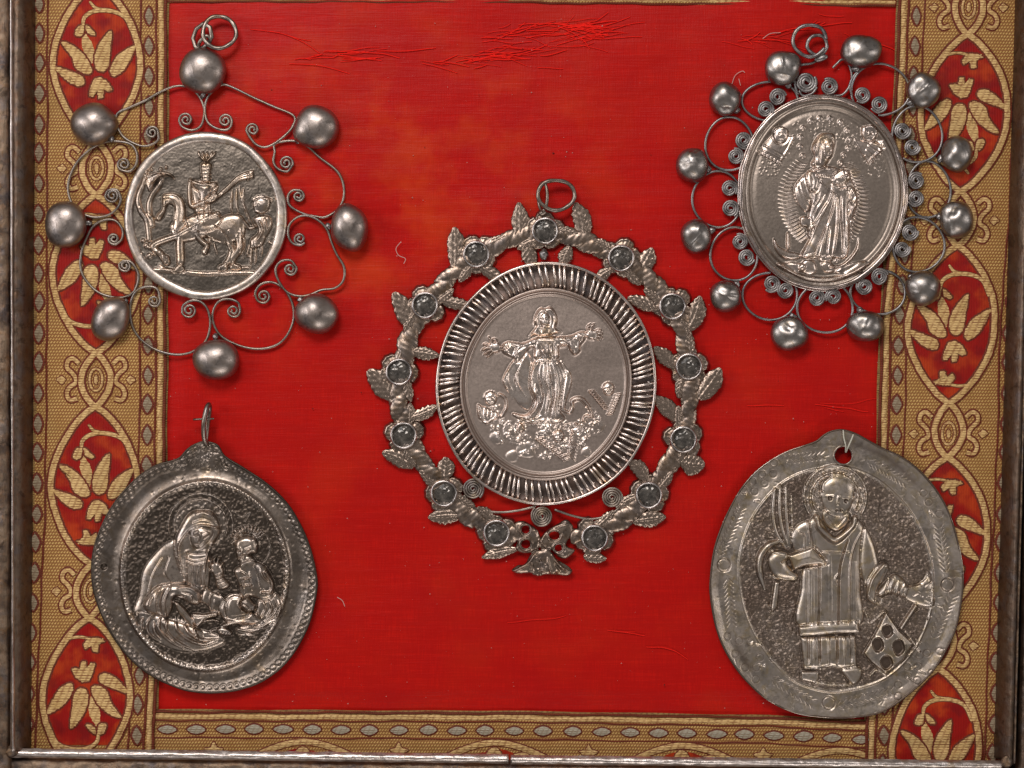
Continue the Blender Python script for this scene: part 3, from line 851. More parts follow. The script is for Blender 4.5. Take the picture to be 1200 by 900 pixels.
# ------------------------------------------------------------------ the metal frame: four bars
frame = empty('display_frame', 'worn silver frame with rusty outer edge around the red silk', 'frame', 600, 450)
def bar(name, p0, p1, prof, mat, n=260, wob=0.5, seed=0, label=None):
    """prof: list (offset to the right of travel, z); wobbling hand-worked edges"""
    r = np.random.default_rng(seed)
    P0, P1 = np.array(p0, float), np.array(p1, float)
    d = P1 - P0; L = np.linalg.norm(d); d /= L; nn = np.array([1.0, 0.0]) if abs(d[1]) > .7 else np.array([0.0, 1.0])
    t = np.linspace(0, 1, n)
    k = len(prof)
    no = np.stack([vn((1, n), 5 + 9 * r.random(), int(r.integers(1e6)))[0] + .6 * vn((1, n), 2.2, int(r.integers(1e6)))[0] - .8 for _ in range(k)], 1) * wob
    nz = np.stack([vn((1, n), 6, int(r.integers(1e6)))[0] + .7 * vn((1, n), 2, int(r.integers(1e6)))[0] - .85 for _ in range(k)], 1) * wob * 1.6
    off = np.array([q[0] for q in prof])[None, :] + no; zz = np.array([q[1] for q in prof])[None, :] + nz
    C = P0[None, :] + d[None, :] * (t * L)[:, None]
    V = np.empty((n, k, 3))
    V[..., 0] = C[:, None, 0] + nn[0] * off; V[..., 1] = C[:, None, 1] + nn[1] * off; V[..., 2] = zz
    F = grid_faces(n, k)
    fs = [tuple(f) for f in F[:, ::-1].tolist()] + [tuple(range(k)), tuple(reversed(range((n - 1) * k, n * k)))]
    return solid(name, V.reshape(-1, 3), fs, mat, frame, label=label)
def half(w, z0, h, m=9):
    return [(-w + 2 * w * i / (m - 1), z0 + h * sin(pi * i / (m - 1)) ** .9) for i in range(m)]
# bottom: bright rounded bead in two lengths, rusty flat below
bar('bead_moulding', (4, 879.5), (596, 886.5), half(5.6, 21, 5), M['frame_metal'], 300, .5, 1, label='left length of the bright rounded bottom moulding')
bar('bead_moulding', (598.5, 887.3), (1170, 894), half(5.4, 21, 5), M['frame_metal'], 300, .5, 2, label='right length of the bright rounded bottom moulding')
bar('outer_band', (-60, 904), (1280, 918), [(-20, -12), (-19, 10), (-16.0, 17), (-12, 20), (-4, 19), (6, 21), (40, 19), (44, -20)], M['frame_rust'], 500, 1.4, 3)
# left: bright narrow bead, dark inner wall
bar('inner_wall', (31, -60), (26, 876), [(11, -2), (9, 6), (4, 22), (-2, 30), (-8, 32), (-9, -8)], M['frame_dark'], 260, .5, 4)
bar('bead_moulding', (19, -60), (21.5, 876), half(3.2, 22, 13, 7), M['frame_metal'], 260, .5, 5)
bar('outer_band', (8, -60), (9, 960), [(8, -8), (7.5, 26), (4, 31), (-2, 30), (-20, 32), (-60, 29), (-62, -20)], M['frame_rust'], 300, 1.2, 6)
# right
bar('inner_wall', (1202, -60), (1175, 888), [(-11, -2), (-9, 6), (-4, 20), (1, 28), (5, 31), (7, -8)], M['frame_dark'], 260, .5, 7)
bar('bead_moulding', (1208, -60), (1182.5, 890), half(2.8, 22, 12, 7), M['frame_rust'], 260, .5, 8)
bar('outer_band', (1217, -60), (1192, 960), [(-6, -8), (-5.5, 26), (0, 31), (8, 30), (24, 30), (60, 30), (62, -20)], M['frame_dark'], 300, .8, 9)
bar('outer_band', (-60, -24), (1280, -24), [(14, -8), (13, 8), (6, 12), (0, 12), (-40, 12), (-42, -20)], M['frame_rust'], 300, .8, 10)
# mitred corner solder
for (x, y, sx_, sy_) in ((17, 877, 9, 7), (1176, 889, 7, 8)):
    part('corner_solder', bead_mesh('corner_solder', M['frame_rust'], sx_, sy_, 8, int(x), 2, .08), frame, x, y, 24)

def ringof(name, cx, cy, r, w, z, mat, parent, seed=0, tilt=0.0, ry=None, a0=0.0, a1=2 * pi, ridged=False, rise=0.0, sides=10):
    n = 90
    closed = abs(a1 - a0 - 2 * pi) < 1e-6
    a = np.linspace(a0, a1, n, endpoint=not closed)
    g = random.Random(seed)
    k = g.uniform(0, 6)
    R_ = 1 + .02 * np.sin(3 * a + k) + .012 * np.sin(5 * a)
    P = np.column_stack([cx + r * R_ * np.cos(a), cy + (ry or r) * R_ * np.sin(a), z + rise * np.cos(a - tilt)])
    return tube_obj(name, P, w * (1 + .07 * np.sin(9 * a)), mat, parent, sides, closed, ridge=beaded(.13) if ridged else None)

# ------------------------------------------------------------------ medal 1: the rider
m1 = empty('pendant_medal', 'round medal with a rider on horseback in relief, eight smooth hollow beads on curling wires', 'medal', 241, 252)
R = Relief(135, 142, 348, 362)
R.fat = 1.6
R.view(140, 145, 4.185)
R.H += (vn(R.H.shape, 3, 21) - .5) * .28 + (vn(R.H.shape, 12, 22) - .5) * .4 + (vn(R.H.shape, 40, 23) - .5) * 1.2
# ground line and ledge
R.line([(175, 718), (300, 728), (420, 738), (560, 732), (690, 735)], 14, 1.8)
R.line([(690, 735), (650, 775), (580, 810), (500, 835), (380, 850), (270, 830)], 8, 1.2)
R.line([(200, 700), (230, 715), (300, 722)], 12, 1.4)
# palm on the left
for pts in ([(150, 570), (138, 480), (108, 430), (95, 370), (118, 300), (135, 235)], [(165, 500), (148, 410), (165, 350), (200, 300), (215, 250)]):
    R.line(pts, 18, 3.2, mode='max', taper=(1, .5))
for i in range(15):
    a = -1.9 + i * .13
    x, y = 150 + i * 3.2, 330 - i * 5
    R.line([(x, y), (x + 55 * cos(a), y + 60 * sin(a)), (x + 85 * cos(a + .35), y + 78 * sin(a + .3))], 7, 1.7, taper=(1, .3))
for x, y, r in ((140, 240, 14), (160, 225, 9), (205, 225, 11), (232, 215, 9), (175, 290, 8), (120, 575, 12), (135, 600, 14), (110, 640, 10), (150, 650, 16), (175, 640, 10), (150, 610, 9)):
    R.dot(x, y, r, 2.4)
R.line([(185, 470), (160, 460), (140, 440)], 9, 1.5)
# horse
R.poly([(255, 500), (320, 468), (450, 480), (530, 446), (598, 448), (622, 500), (606, 565), (530, 585), (430, 560), (350, 580), (280, 580)], 5.0, 30)
R.poly([(214, 352), (270, 342), (312, 368), (330, 425), (325, 505), (275, 530), (268, 470), (272, 412), (243, 398), (226, 442), (203, 478), (180, 470), (190, 442), (213, 415)], 5.4, 18)
R.line([(225, 350), (270, 348), (305, 372), (318, 420), (312, 480)], 9, 1.4)
R.line([(215, 375), (250, 372), (275, 400), (282, 470)], 6, -1.3)
R.dot(226, 405, 6, 1.3); R.line([(190, 460), (205, 470)], 5, -1.2)
R.line([(345, 520), (290, 550), (230, 570), (178, 592), (172, 612), (205, 640), (225, 670)], 22, 4.6, mode='max')
R.poly([(215, 640), (245, 650), (252, 690), (225, 695), (212, 670)], 3.6, 10)
R.line([(305, 540), (300, 600), (303, 660), (298, 712)], 27, 4.8, mode='max', taper=(1, .7))
R.poly([(280, 700), (318, 700), (320, 728), (275, 728)], 3.6, 8)
R.line([(560, 500), (585, 560), (592, 610), (560, 660), (556, 700)], 25, 4.6, mode='max', taper=(1.3, .6))
R.line([(520, 540), (550, 600), (548, 650), (525, 690), (495, 712)], 20, 4.2, mode='max', taper=(1.2, .6))
R.poly([(490, 695), (530, 690), (530, 722), (488, 724)], 3.2, 8); R.poly([(550, 690), (590, 690), (600, 716), (548, 716)], 3.2, 8)
R.line([(590, 465), (620, 490), (640, 515), (665, 508)], 10, 3, mode='max')
R.line([(470, 500), (520, 540), (560, 600)], 6, -1.2); R.line([(430, 545), (470, 575), (530, 590), (545, 620)], 7, 1.6)
# saddle, rider's leg
R.line([(300, 545), (360, 510), (420, 475), (482, 448)], 22, 5.6, mode='max')
R.line([(300, 530), (380, 490), (455, 455)], 5, -1.5)
R.line([(392, 500), (385, 545), (410, 580), (432, 600), (424, 636)], 19, 5.6, mode='max', taper=(1.3, .8))
R.poly([(410, 618), (436, 610), (438, 636), (412, 644)], 4.6, 8)
R.line([(330, 475), (345, 520), (385, 530)], 8, 1.6)
# rider
R.poly([(350, 285), (480, 292), (478, 340), (450, 400), (455, 455), (395, 480), (372, 430), (362, 370)], 3.0, 20)
R.poly([(330, 470), (400, 440), (480, 440), (500, 480), (460, 520), (400, 530), (345, 515)], 4.6, 16)
for pts in ([(375, 420), (372, 460)], [(395, 415), (392, 470)], [(418, 410), (420, 465)], [(440, 405), (446, 455)]): R.line(pts, 6, -1.3)
R.poly([(352, 278), (402, 292), (440, 296), (474, 290), (482, 308), (452, 330), (430, 400), (400, 408), (395, 340), (372, 318)], 4.6, 14)
R.line([(352, 280), (348, 330), (358, 405), (400, 395), (440, 378), (482, 358)], 15, 5.4, mode='max')
R.line([(355, 282), (392, 296), (440, 300), (478, 292)], 10, 1.6)
R.poly([(402, 200), (430, 190), (456, 202), (450, 248), (446, 286), (412, 290), (404, 248)], 4.8, 14)
for y in (215, 232, 250, 268): R.line([(404, y), (430, y + 5), (452, y - 2)], 5, -1.1)
for x in (408, 420, 432, 446, 455): R.line([(428, 195), (x - 2 + (x - 430) * .4, 160), (x + (x - 430) * .8, 138)], 7, 2.8, taper=(1, .5))
R.poly([(430, 372), (470, 340), (492, 350), (478, 380), (440, 395)], 5.6, 10)
for k in range(3): R.line([(438 + 12 * k, 388 - 10 * k), (450 + 12 * k, 368 - 10 * k)], 4, -1.2)
# banner pole flaring to the upper right
for d in (-9, 0, 9):
    R.line([(480, 365 + d * .4), (530, 322 + d * .7), (590, 270 + d), (655, 250 + d * 1.5)], 9, 3.2, mode='max')
R.line([(630, 240), (640, 262), (632, 278)], 7, 1.6); R.line([(650, 248), (658, 262)], 8, 1.5)
R.line([(395, 340), (398, 370)], 7, 1.6); R.line([(418, 340), (420, 372)], 5, 1.2)
# drapery behind, and small figure on the right
for pts in ([(555, 330), (550, 400), (556, 440)], [(590, 310), (605, 380), (640, 470), (662, 505)], [(578, 320), (576, 390), (585, 440)], [(610, 320), (612, 380)], [(600, 520), (603, 590), (600, 640)], [(612, 540), (614, 600), (608, 660)], [(440, 560), (452, 590)], [(468, 590), (480, 640)]):
    R.line(pts, 8, 1.8, taper=(.6, .6))
R.poly([(655, 400), (668, 370), (712, 362), (742, 372), (735, 420), (705, 440), (670, 436)], 3.8, 16)
R.line([(660, 375), (700, 360), (745, 378)], 12, 1.6); R.dot(685, 400, 7, 1.2); R.line([(668, 432), (700, 440), (730, 428)], 7, 1.2)
R.poly([(660, 462), (735, 452), (752, 500), (722, 560), (700, 600), (650, 612), (645, 570), (682, 530)], 4.2, 18)
for pts in ([(690, 480), (705, 530), (670, 590)], [(715, 470), (728, 520)], [(640, 600), (630, 640), (640, 655)], [(672, 600), (668, 660), (664, 690)], [(700, 590), (696, 650)], [(735, 580), (755, 600), (738, 670)], [(650, 610), (645, 700)]):
    R.line(pts, 8, 2.0, taper=(.8, .5))
R.line([(560, 690), (600, 705), (640, 706)], 9, 1.8)
# scratches and small marks across the field
g = random.Random(5)
for _ in range(70):
    x, y, a = g.uniform(60, 800), g.uniform(80, 840), g.uniform(0, 3.1)
    R.line([(x, y), (x + g.uniform(8, 30) * cos(a), y + g.uniform(8, 30) * sin(a))], g.uniform(2.5, 5), g.choice([.5, -.6, .4]), mark=None)
for _ in range(40):
    R.dot(g.uniform(90, 780), g.uniform(90, 800), g.uniform(3, 6), g.uniform(.4, .9), mark=None)
R.H = blur(R.H, .7); R.M = blur(R.M, 1.2)
rad1 = ellipse(95, 98, 0, .5, 3)
plate('relief_plate', R, 241, 253.5, lambda t: rad1(t) - 3, M['silver_rider'], m1, 8, shape=lambda rn, th, x, y: 2.0 * (1 - rn ** 2) + 2.2 * np.clip((rn - .93) / .07, 0, 1))
# broad beaten rim
t = np.linspace(0, 2 * pi, 420, endpoint=False)
prof = [(-11.5, 8.0), (-9.6, 10.6), (-8, 11.6), (-4, 11.8), (-1, 10.8), (.4, 9.0), (1.0, 6.0), (-2, 4.0)]
wv = 1 + .10 * np.sin(3 * t + 1) + .05 * np.sin(7 * t)
Rr = rad1(t)
V = np.stack([np.column_stack([241 + (Rr + o * (wv if o < -4 else 1)) * np.cos(t), 253.5 + (Rr + o * (wv if o < -4 else 1)) * np.sin(t), z + .25 * np.sin(5 * t + .3 * o) + .08 * np.sin(23 * t + .5 * o)]) for o, z in prof], 1)
solid('rim', V.reshape(-1, 3), grid_faces(len(t), len(prof), True, False), M['silver_rider_rim'], m1)

VA, VB, VC, VD = (50, 60), (230, 60), (50, 240), (230, 240)
def vw(o, pts, k=4.5): return np.asarray(pts, float) / k + np.array(o)
def scroll_wire(o, sp0, pts, sp1, parent, mat, r=1.55, z=7, k=4.5, turns=1.7):
    """curl - long bent wire - curl; sp = (cx, cy, radius, sense) in view units"""
    P = spline(vw(o, pts, k), 8)
    def curl(sp, end):
        cx, cy = vw(o, [sp[:2]], k)[0]; rr = sp[2] / k - r * .6
        a0 = math.atan2(end[1] - cy, end[0] - cx)
        rr0 = math.hypot(end[0] - cx, end[1] - cy)
        return spiral(cx, cy, rr0, turns, a0, sp[3], 1.7)[1:]
    A = curl(sp0, P[0])[::-1]; B = curl(sp1, P[-1])
    Q = resample(np.vstack([A, P, B]), 1.05)
    n = len(Q)
    zz = z + 1.2 * np.sin(np.linspace(0, 9, n)) + rng.uniform(-.05, .05)
    i = np.arange(n)
    return tube_obj('curled_wire', z3(Q, zz), r * (1 + .06 * np.sin(i / 9.0)), mat, parent, 7, ridge=beaded(.19))
W1 = [
    (VA, (757, 362, 35, 1), [(722, 372), (740, 402), (790, 418), (835, 395), (852, 340), (850, 290), (820, 230), (770, 190), (700, 185), (620, 215), (540, 260), (450, 300), (398, 325), (385, 370), (410, 430), (450, 470), (520, 500), (570, 495), (610, 470), (612, 430)], (578, 430, 35, -1)),
    (VB, (155, 368, 33, -1), [(190, 375), (180, 405), (150, 418), (100, 405), (60, 370), (48, 300), (65, 240), (110, 195), (150, 178), (220, 205), (300, 245), (400, 290), (515, 342), (508, 400), (470, 445), (410, 490), (360, 508), (320, 495), (290, 462), (268, 425)], (300, 415, 33, 1)),
    (VB, (475, 590, 35, -1), [(510, 600), (480, 635), (430, 620), (408, 580), (415, 530), (412, 495), (450, 478), (520, 475), (590, 505), (650, 560), (740, 630), (775, 700), (775, 780), (740, 840), (680, 875), (630, 872), (560, 855), (495, 815), (485, 765), (510, 735), (545, 734)], (540, 765, 30, 1)),
    (VD, (548, 180, 32, 1), [(575, 200), (550, 214), (512, 205), (488, 165), (492, 110), (530, 70), (580, 58), (640, 80), (690, 130), (715, 200), (740, 260), (780, 330), (775, 400), (730, 440), (660, 450), (600, 475), (540, 482), (480, 460), (435, 400), (420, 340), (450, 298), (500, 295), (530, 330)], (497, 340, 33, 1)),
    (VD, (355, 482, 38, -1), [(318, 495), (312, 465), (335, 425), (380, 408), (430, 420), (480, 465), (512, 540), (510, 620), (470, 700), (410, 745), (320, 760), (220, 740), (130, 690), (90, 620), (90, 560), (120, 510), (170, 497), (220, 515), (232, 550)], (197, 560, 32, 1)),
    (VC, (775, 557, 38, -1), [(738, 570), (745, 530), (790, 505), (840, 515), (875, 560), (885, 640), (860, 720), (790, 775), (700, 790), (600, 765), (520, 710), (475, 640), (462, 560), (475, 490), (510, 445), (570, 432), (610, 450), (622, 500)], (590, 508, 33, 1)),
    (VC, (437, 322, 33, -1), [(405, 315), (430, 296), (470, 305), (505, 360), (500, 420), (470, 470), (400, 490), (300, 465), (230, 400), (200, 330), (205, 250), (230, 180), (270, 110), (330, 80), (385, 85), (422, 130), (420, 180), (390, 208)], (377, 180, 30, 1)),
    (VA, (370, 762, 35, -1), [(333, 765), (350, 735), (395, 735), (415, 780), (395, 830), (340, 868), (260, 875), (180, 835), (140, 760), (140, 680), (180, 590), (250, 520), (330, 480), (410, 478), (470, 495), (500, 540), (495, 600), (460, 635), (420, 630)], (432, 597, 35, 1)),
]
for k, (o, a, p, b) in enumerate(W1):
    scroll_wire(o, a, p, b, m1, M['wire'], 1.6, 6 + (k % 2) * 1.6)
B1 = [(238, 84, 27.5, 27, 0, None), (371, 149.5, 25.5, 26, .2, None), (410.5, 267.5, 22, 28, .2, None), (371.5, 368, 26, 23.5, -.2, None), (255, 421, 28, 23.5, 0, None), (130.5, 373, 21, 28, -.5, None), (78, 263.5, 25, 27.5, 0, None), (111, 146.5, 27, 25, .3, None)]
for k, (x, y, rx, ry, rot, _) in enumerate(B1):
    me = bead_mesh('hollow_bead', M['bead_dark'], rx, ry, 19, 40 + k, 0, .03, point=[None, 2.9, None, None, None, .2, None, .2][k])
    part('hollow_bead', me, m1, x, y, 11, rot)
    dx, dy = 241 - x, 252 - y; L = math.hypot(dx, dy)
    rr = (rx + ry) / 2
    part('solder_joint', bead_mesh('solder_joint', M['wire_grey'], 4.4, 3.4, 4, 60 + k, 1, .1), m1, x + dx / L * (rr + .5), y + dy / L * (rr + .5), 8, random.uniform(0, 3))
tube_obj('bail', np.array([(238, 62, 13), (230, 56, 12), (227, 46, 11), (231, 35, 12), (240, 29, 15), (248, 34, 18), (250, 45, 17), (244, 54, 14), (237, 58, 13)]), 2.7, M['wire'], m1, 10)
tube_obj('bail', spline([(233, 58, 12), (236, 50, 16), (244, 44, 18), (248, 50, 16), (240, 57, 12)], 6), 2.2, M['wire'], m1, 8)
ringof('hanging_ring', 258.5, 39.5, 19, 2.6, 16, M['wire'], m1, 3, rise=4, tilt=2.4)

# ------------------------------------------------------------------ medal 2: robed woman in rays
m2 = empty('pendant_medal', 'oval medal of a robed woman among rays, ringed by twelve dented dark beads', 'medal', 963.5, 226)
R = Relief(860, 108, 1067, 345)
R.view(860, 105, 3.751); R.hs = .95
R.H += (vn(R.H.shape, 3, 31) - .5) * .12 + (vn(R.H.shape, 14, 32) - .5) * .15 + (vn(R.H.shape, 60, 33) - .5) * .8
for i in range(76):                      # rays in an almond
    a = 2 * pi * i / 76
    ca, sa = cos(a), sin(a)
    if sa < -.80 or (sa > .86): continue
    x0, y0 = 395 + 125 * ca, 480 + 190 * sa
    x1, y1 = 395 + 203 * ca, 492 + 222 * sa + 8 * cos(a)
    R.line([(x0, y0), ((x0 + x1) / 2, (y0 + y1) / 2 + 5), (x1, y1)], 8.5, 1.6, taper=(.8, .35), mark=.8)
# stippled upper field
g = random.Random(9)
for _ in range(260):
    a = g.uniform(pi * 1.08, pi * 1.92); q = g.uniform(.62, .86)
    R.dot(390 + 345 * q * cos(a), 455 + 395 * q * sin(a), 3.6, g.choice([.7, -.6]), mark=.3)
for (x, y) in [(300, 293), (288, 252), (290, 210), (302, 170), (335, 140), (375, 128), (420, 130), (465, 145), (495, 180), (507, 222), (500, 260), (480, 290), (465, 325)]:
    R.dot(x, y, 12, 2.2); R.dot(x + 2, y + 1, 5, -1.3)
# robe and cloak
R.poly([(322, 362), (385, 335), (462, 352), (500, 372), (532, 440), (540, 482), (522, 565), (510, 612), (500, 720), (470, 742), (298, 742), (310, 690), (335, 640), (322, 580), (335, 480), (318, 420)], 5.5, 28)
R.poly([(262, 440), (285, 395), (330, 365), (345, 440), (335, 500), (318, 540), (285, 510)], 4.2, 16)
for pts in ([(275, 430), (290, 480), (320, 530)], [(285, 405), (305, 470), (330, 510)], [(305, 385), (320, 440), (332, 480)], [(268, 455), (282, 500), (312, 545)]):
    R.line(pts, 7, 1.5, taper=(.6, .6))
R.poly([(288, 565), (318, 560), (345, 590), (340, 640), (322, 650), (318, 610), (292, 600)], 4.6, 10)
R.poly([(500, 430), (528, 440), (540, 500), (520, 560), (498, 575), (502, 500)], 5.4, 12)
for pts in ([(520, 440), (505, 480), (520, 520), (500, 560)], [(535, 470), (522, 500)], [(498, 580), (492, 640), (496, 690)]): R.line(pts, 8, 1.6)
R.poly([(345, 240), (372, 200), (405, 192), (436, 200), (442, 240), (425, 292), (400, 335), (362, 350), (335, 330), (350, 300), (340, 270)], 6.6, 20)
R.line([(352, 330), (356, 270), (368, 225), (395, 200)], 8, 1.7, taper=(.6, .6)); R.line([(372, 320), (378, 265), (388, 228)], 6, -1.6)
R.poly([(392, 228), (425, 222), (434, 250), (430, 288), (412, 306), (394, 285)], 7.6, 12)
R.line([(400, 248), (412, 247)], 6, -1.6); R.line([(420, 247), (430, 246)], 5, -1.6); R.line([(416, 250), (418, 266)], 5, 1.1); R.line([(408, 282), (422, 282)], 5, -1.4); R.line([(400, 240), (414, 239)], 4, .9)
R.line([(340, 340), (360, 358), (400, 350), (440, 345)], 9, 1.8); R.line([(395, 335), (420, 355), (446, 345)], 6, 1.5)
for i in range(9): R.dot(362 + 9 * i, 385 + 2 * sin(i * 1.3), 5.5, 1.6)
R.poly([(318, 365), (345, 360), (372, 395), (365, 440), (340, 450), (322, 420)], 6.6, 14)
R.line([(335, 375), (345, 410), (335, 445)], 6, -1.4); R.line([(360, 380), (395, 430), (440, 465)], 7, 1.8)
R.poly([(430, 385), (470, 352), (505, 365), (505, 400), (470, 420), (435, 415)], 7.0, 10)
for pts in ([(470, 355), (482, 390)], [(492, 362), (486, 398)], [(440, 395), (500, 378)], [(428, 420), (470, 440), (500, 432)], [(480, 410), (495, 445)], [(450, 410), (462, 440)]): R.line(pts, 7, 1.6)
R.line([(430, 398), (465, 388)], 4, -1.3)
for pts, w, h in (([(428, 425), (420, 480), (360, 600), (300, 735)], 11, 2.0), ([(440, 470), (425, 540), (385, 640), (345, 735)], 8, -2.0), ([(405, 500), (365, 570), (330, 620)], 9, 1.8), ([(395, 460), (350, 540), (340, 590)], 7, -1.8),
                  ([(470, 470), (468, 560), (475, 640), (478, 730)], 8, -2.2), ([(450, 480), (448, 600), (430, 735)], 9, 1.8), ([(490, 480), (492, 600), (498, 700)], 7, 1.5), ([(412, 560), (395, 640), (372, 735)], 7, 1.5), ([(420, 600), (405, 735)], 6, -1.5), ([(505, 470), (508, 560), (505, 620)], 6, -1.5),
                  ([(380, 480), (345, 560), (330, 640)], 6, 1.4), ([(375, 440), (365, 480), (345, 510)], 6, -1.3)):
    R.line(pts, w, h, taper=(.5, .8))
R.line([(298, 738), (350, 728), (400, 742), (440, 735), (480, 742)], 9, 2.0)
R.poly([(375, 742), (420, 738), (430, 752), (380, 758)], 4, 6)
# crescent, base, clouds
R.poly([(170, 656), (180, 662), (195, 690), (240, 712), (285, 722), (290, 740), (250, 750), (205, 735), (178, 700)], 4.8, 12)
R.poly([(230, 630), (242, 640), (244, 690), (236, 705), (228, 690)], 4.4, 6)
R.line([(545, 650), (540, 700), (505, 750), (465, 778), (420, 780)], 12, 4.2, mode='max', taper=(.3, .8))
for x, y in ((450, 752), (462, 745), (478, 738)): R.dot(x, y, 10, 1.6); R.dot(x, y, 4, -1.4)
for pts in ([(185, 770), (240, 760), (310, 770), (300, 800), (240, 800)], [(280, 790), (310, 750), (350, 755), (360, 800), (330, 815)], [(380, 770), (400, 755), (430, 765), (440, 800), (400, 805)], [(440, 800), (520, 760), (580, 755), (560, 790), (490, 815)]):
    R.poly(pts, 3.4, 14, mode='add')
R.line([(190, 770), (280, 815), (390, 832), (500, 815), (590, 765)], 10, 2.2); R.line([(220, 800), (330, 845), (460, 842), (560, 800)], 8, -1.4)
# two little winged heads near the top
R.poly([(98, 275), (168, 208), (262, 205), (250, 240), (200, 332), (180, 322)], 1.8, 12, smooth=False)
R.poly([(168, 200), (178, 170), (210, 165), (236, 182), (232, 220), (208, 240), (180, 232)], 5.2, 14)
for pts in ([(100, 275), (150, 300), (198, 330)], [(110, 262), (160, 288), (205, 312)], [(262, 205), (238, 260), (205, 312)], [(130, 245), (175, 272), (212, 290)], [(165, 210), (130, 248)]): R.line(pts, 7, 1.6, smooth=False)
for i in range(6): R.line([(118 + 15 * i, 272 + 9 * i), (110 + 15 * i, 286 + 9 * i)], 5, 1.2)
R.dot(198, 196, 5, -1.8); R.dot(218, 200, 5, -1.8); R.line([(196, 222), (214, 224)], 5, -1.4); R.line([(170, 185), (195, 170), (230, 180)], 8, 1.4)
R.poly([(532, 222), (600, 232), (655, 225), (662, 262), (620, 300), (602, 332), (580, 318), (548, 268)], 1.8, 12, smooth=False)
R.poly([(556, 190), (566, 165), (600, 162), (626, 180), (624, 212), (600, 232), (570, 224)], 5.2, 14)
for pts in ([(530, 225), (560, 280), (596, 330)], [(585, 325), (606, 300), (640, 270), (662, 262)], [(600, 235), (655, 250)], [(590, 250), (645, 285)], [(580, 270), (625, 305)], [(575, 290), (608, 320)]): R.line(pts, 7, 1.8, smooth=False)
R.dot(582, 192, 5, -1.8); R.dot(604, 194, 5, -1.8); R.line([(584, 212), (602, 214)], 5, -1.4)
for i in range(7): R.dot(560 + 10 * i, 172 - 8 * sin(i * .5), 6, 1.2)
for i in range(5): R.dot(650 - 11 * i, 245 + 18 * i, 7, 1.1)
R.H = blur(R.H, .95); R.M = blur(R.M, 1.2)
rad2 = ellipse(96.5, 112, 0.0, .35, 8)
plate('relief_plate', R, 963.3, 226, lambda t: rad2(t) - 1, M['silver_oval'], m2, 8, shape=lambda rn, th, x, y: 2.6 * np.exp(-((rn - .925) / .028) ** 2) + 2.2 * np.clip((rn - .96) / .04, 0, 1) + 1.5 * (1 - rn ** 2) - 1.0 * np.exp(-((rn - .865) / .03) ** 2))
rim_ring('rim', 963.3, 226, rad2, -.6, 2.6, 10.5, M['silver_oval_rim'], m2, wob=.2)
rim_ring('rim_cord', 963.3, 226, rad2, 2.0, 1.7, 7.5, M['silver_oval_rim'], m2, ridge=beaded(.12), n=620, sides=7, wob=.2)
v2 = lambda x, y: (780 + x / 2.2486, 20 + y / 2.2486)
def loop(cx, cy, rx, ry, gap=.32, z=6, tilt=0.0):
    cx, cy = v2(cx, cy); rx /= 2.2486; ry /= 2.2486
    a0 = math.atan2(226 - cy, 963.3 - cx)
    n = int((rx + ry) * pi / 1.0)
    a = np.linspace(a0 + gap, a0 + 2 * pi - gap, n)
    w = 1 + .02 * np.sin(3 * a + cx)
    P = np.column_stack([cx + rx * w * np.cos(a), cy + ry * w * np.sin(a), z + .8 * np.sin(2 * a)])
    tube_obj('wire_loop', P, 1.6, M['wire_grey'], m2, 7, ridge=beaded(.13))
spm = []
for q in range(4):
    P = resample(spiral(0, 0, 8.6 - .2 * q, 3.1, 1.7 * q, 1 if q % 2 else -1, 1.8), .95)
    V, F, C = tube(z3(P, .5 * np.sin(np.arange(len(P)) / 7.)), 1.28, 7, ridge=beaded(.16))
    spm.append(mesh('flat_spiral', V, [tuple(f) for f in F.tolist()] + [tuple(f) for f in C.tolist()], M['wire_grey']))
L2 = [((276, 222, 74, 52), (295, 212), (263, 244)), ((168, 335, 64, 70), (206, 325), (184, 367)), ((136, 480, 65, 74), (168, 452), (170, 505)), ((180, 625, 62, 70), (195, 592), (213, 633)), ((275, 735, 72, 62), (279, 703), (315, 720)),
      ((420, 765, 73, 67), (397, 740), (441, 737)), ((560, 725, 72, 58), (523, 710), (563, 685)), ((665, 600, 68, 72), (623, 612), (643, 567)), ((692, 455, 58, 74), (660, 432), (658, 478)), ((662, 310, 66, 74), (623, 300), (649, 343)), ((565, 192, 77, 68), (517, 206), (561, 231))]
for k, (c, a, b) in enumerate(L2):
    loop(*c, gap=.45, z=5.5 + (k % 2) * 1.2)
    for q, p in enumerate((a, b)):
        x, y = v2(*p)
        part('flat_spiral', spm[(k + q * 2) % 4], m2, x, y, 7.5 + q * .4, random.uniform(0, 6.28), (1.15, 1.15, 1))
for p, s_ in (((430, 184), 1.18), ((370, 172), 1.4)):
    x, y = v2(*p); part('flat_spiral', spm[1], m2, x, y, 7.5, random.uniform(0, 6), (s_, s_, 1))
def wire2(pts, r=1.6, z=6, mat=None):
    P = resample(spline([v2(*p) for p in pts], 8), 1.0)
    tube_obj('wire_loop', z3(P, z + .6 * np.sin(np.arange(len(P)) / 12)), r, mat or M['wire_grey'], m2, 7, ridge=beaded(.13))
wire2([(432, 208), (465, 205), (485, 180), (490, 150), (480, 120), (465, 112), (452, 122), (440, 134)])
wire2([(490, 205), (485, 178), (500, 150), (530, 130)])
wire2([(348, 205), (340, 175), (338, 145), (355, 128), (385, 122), (402, 112)])
wire2([(352, 195), (362, 208), (385, 202), (398, 185)])
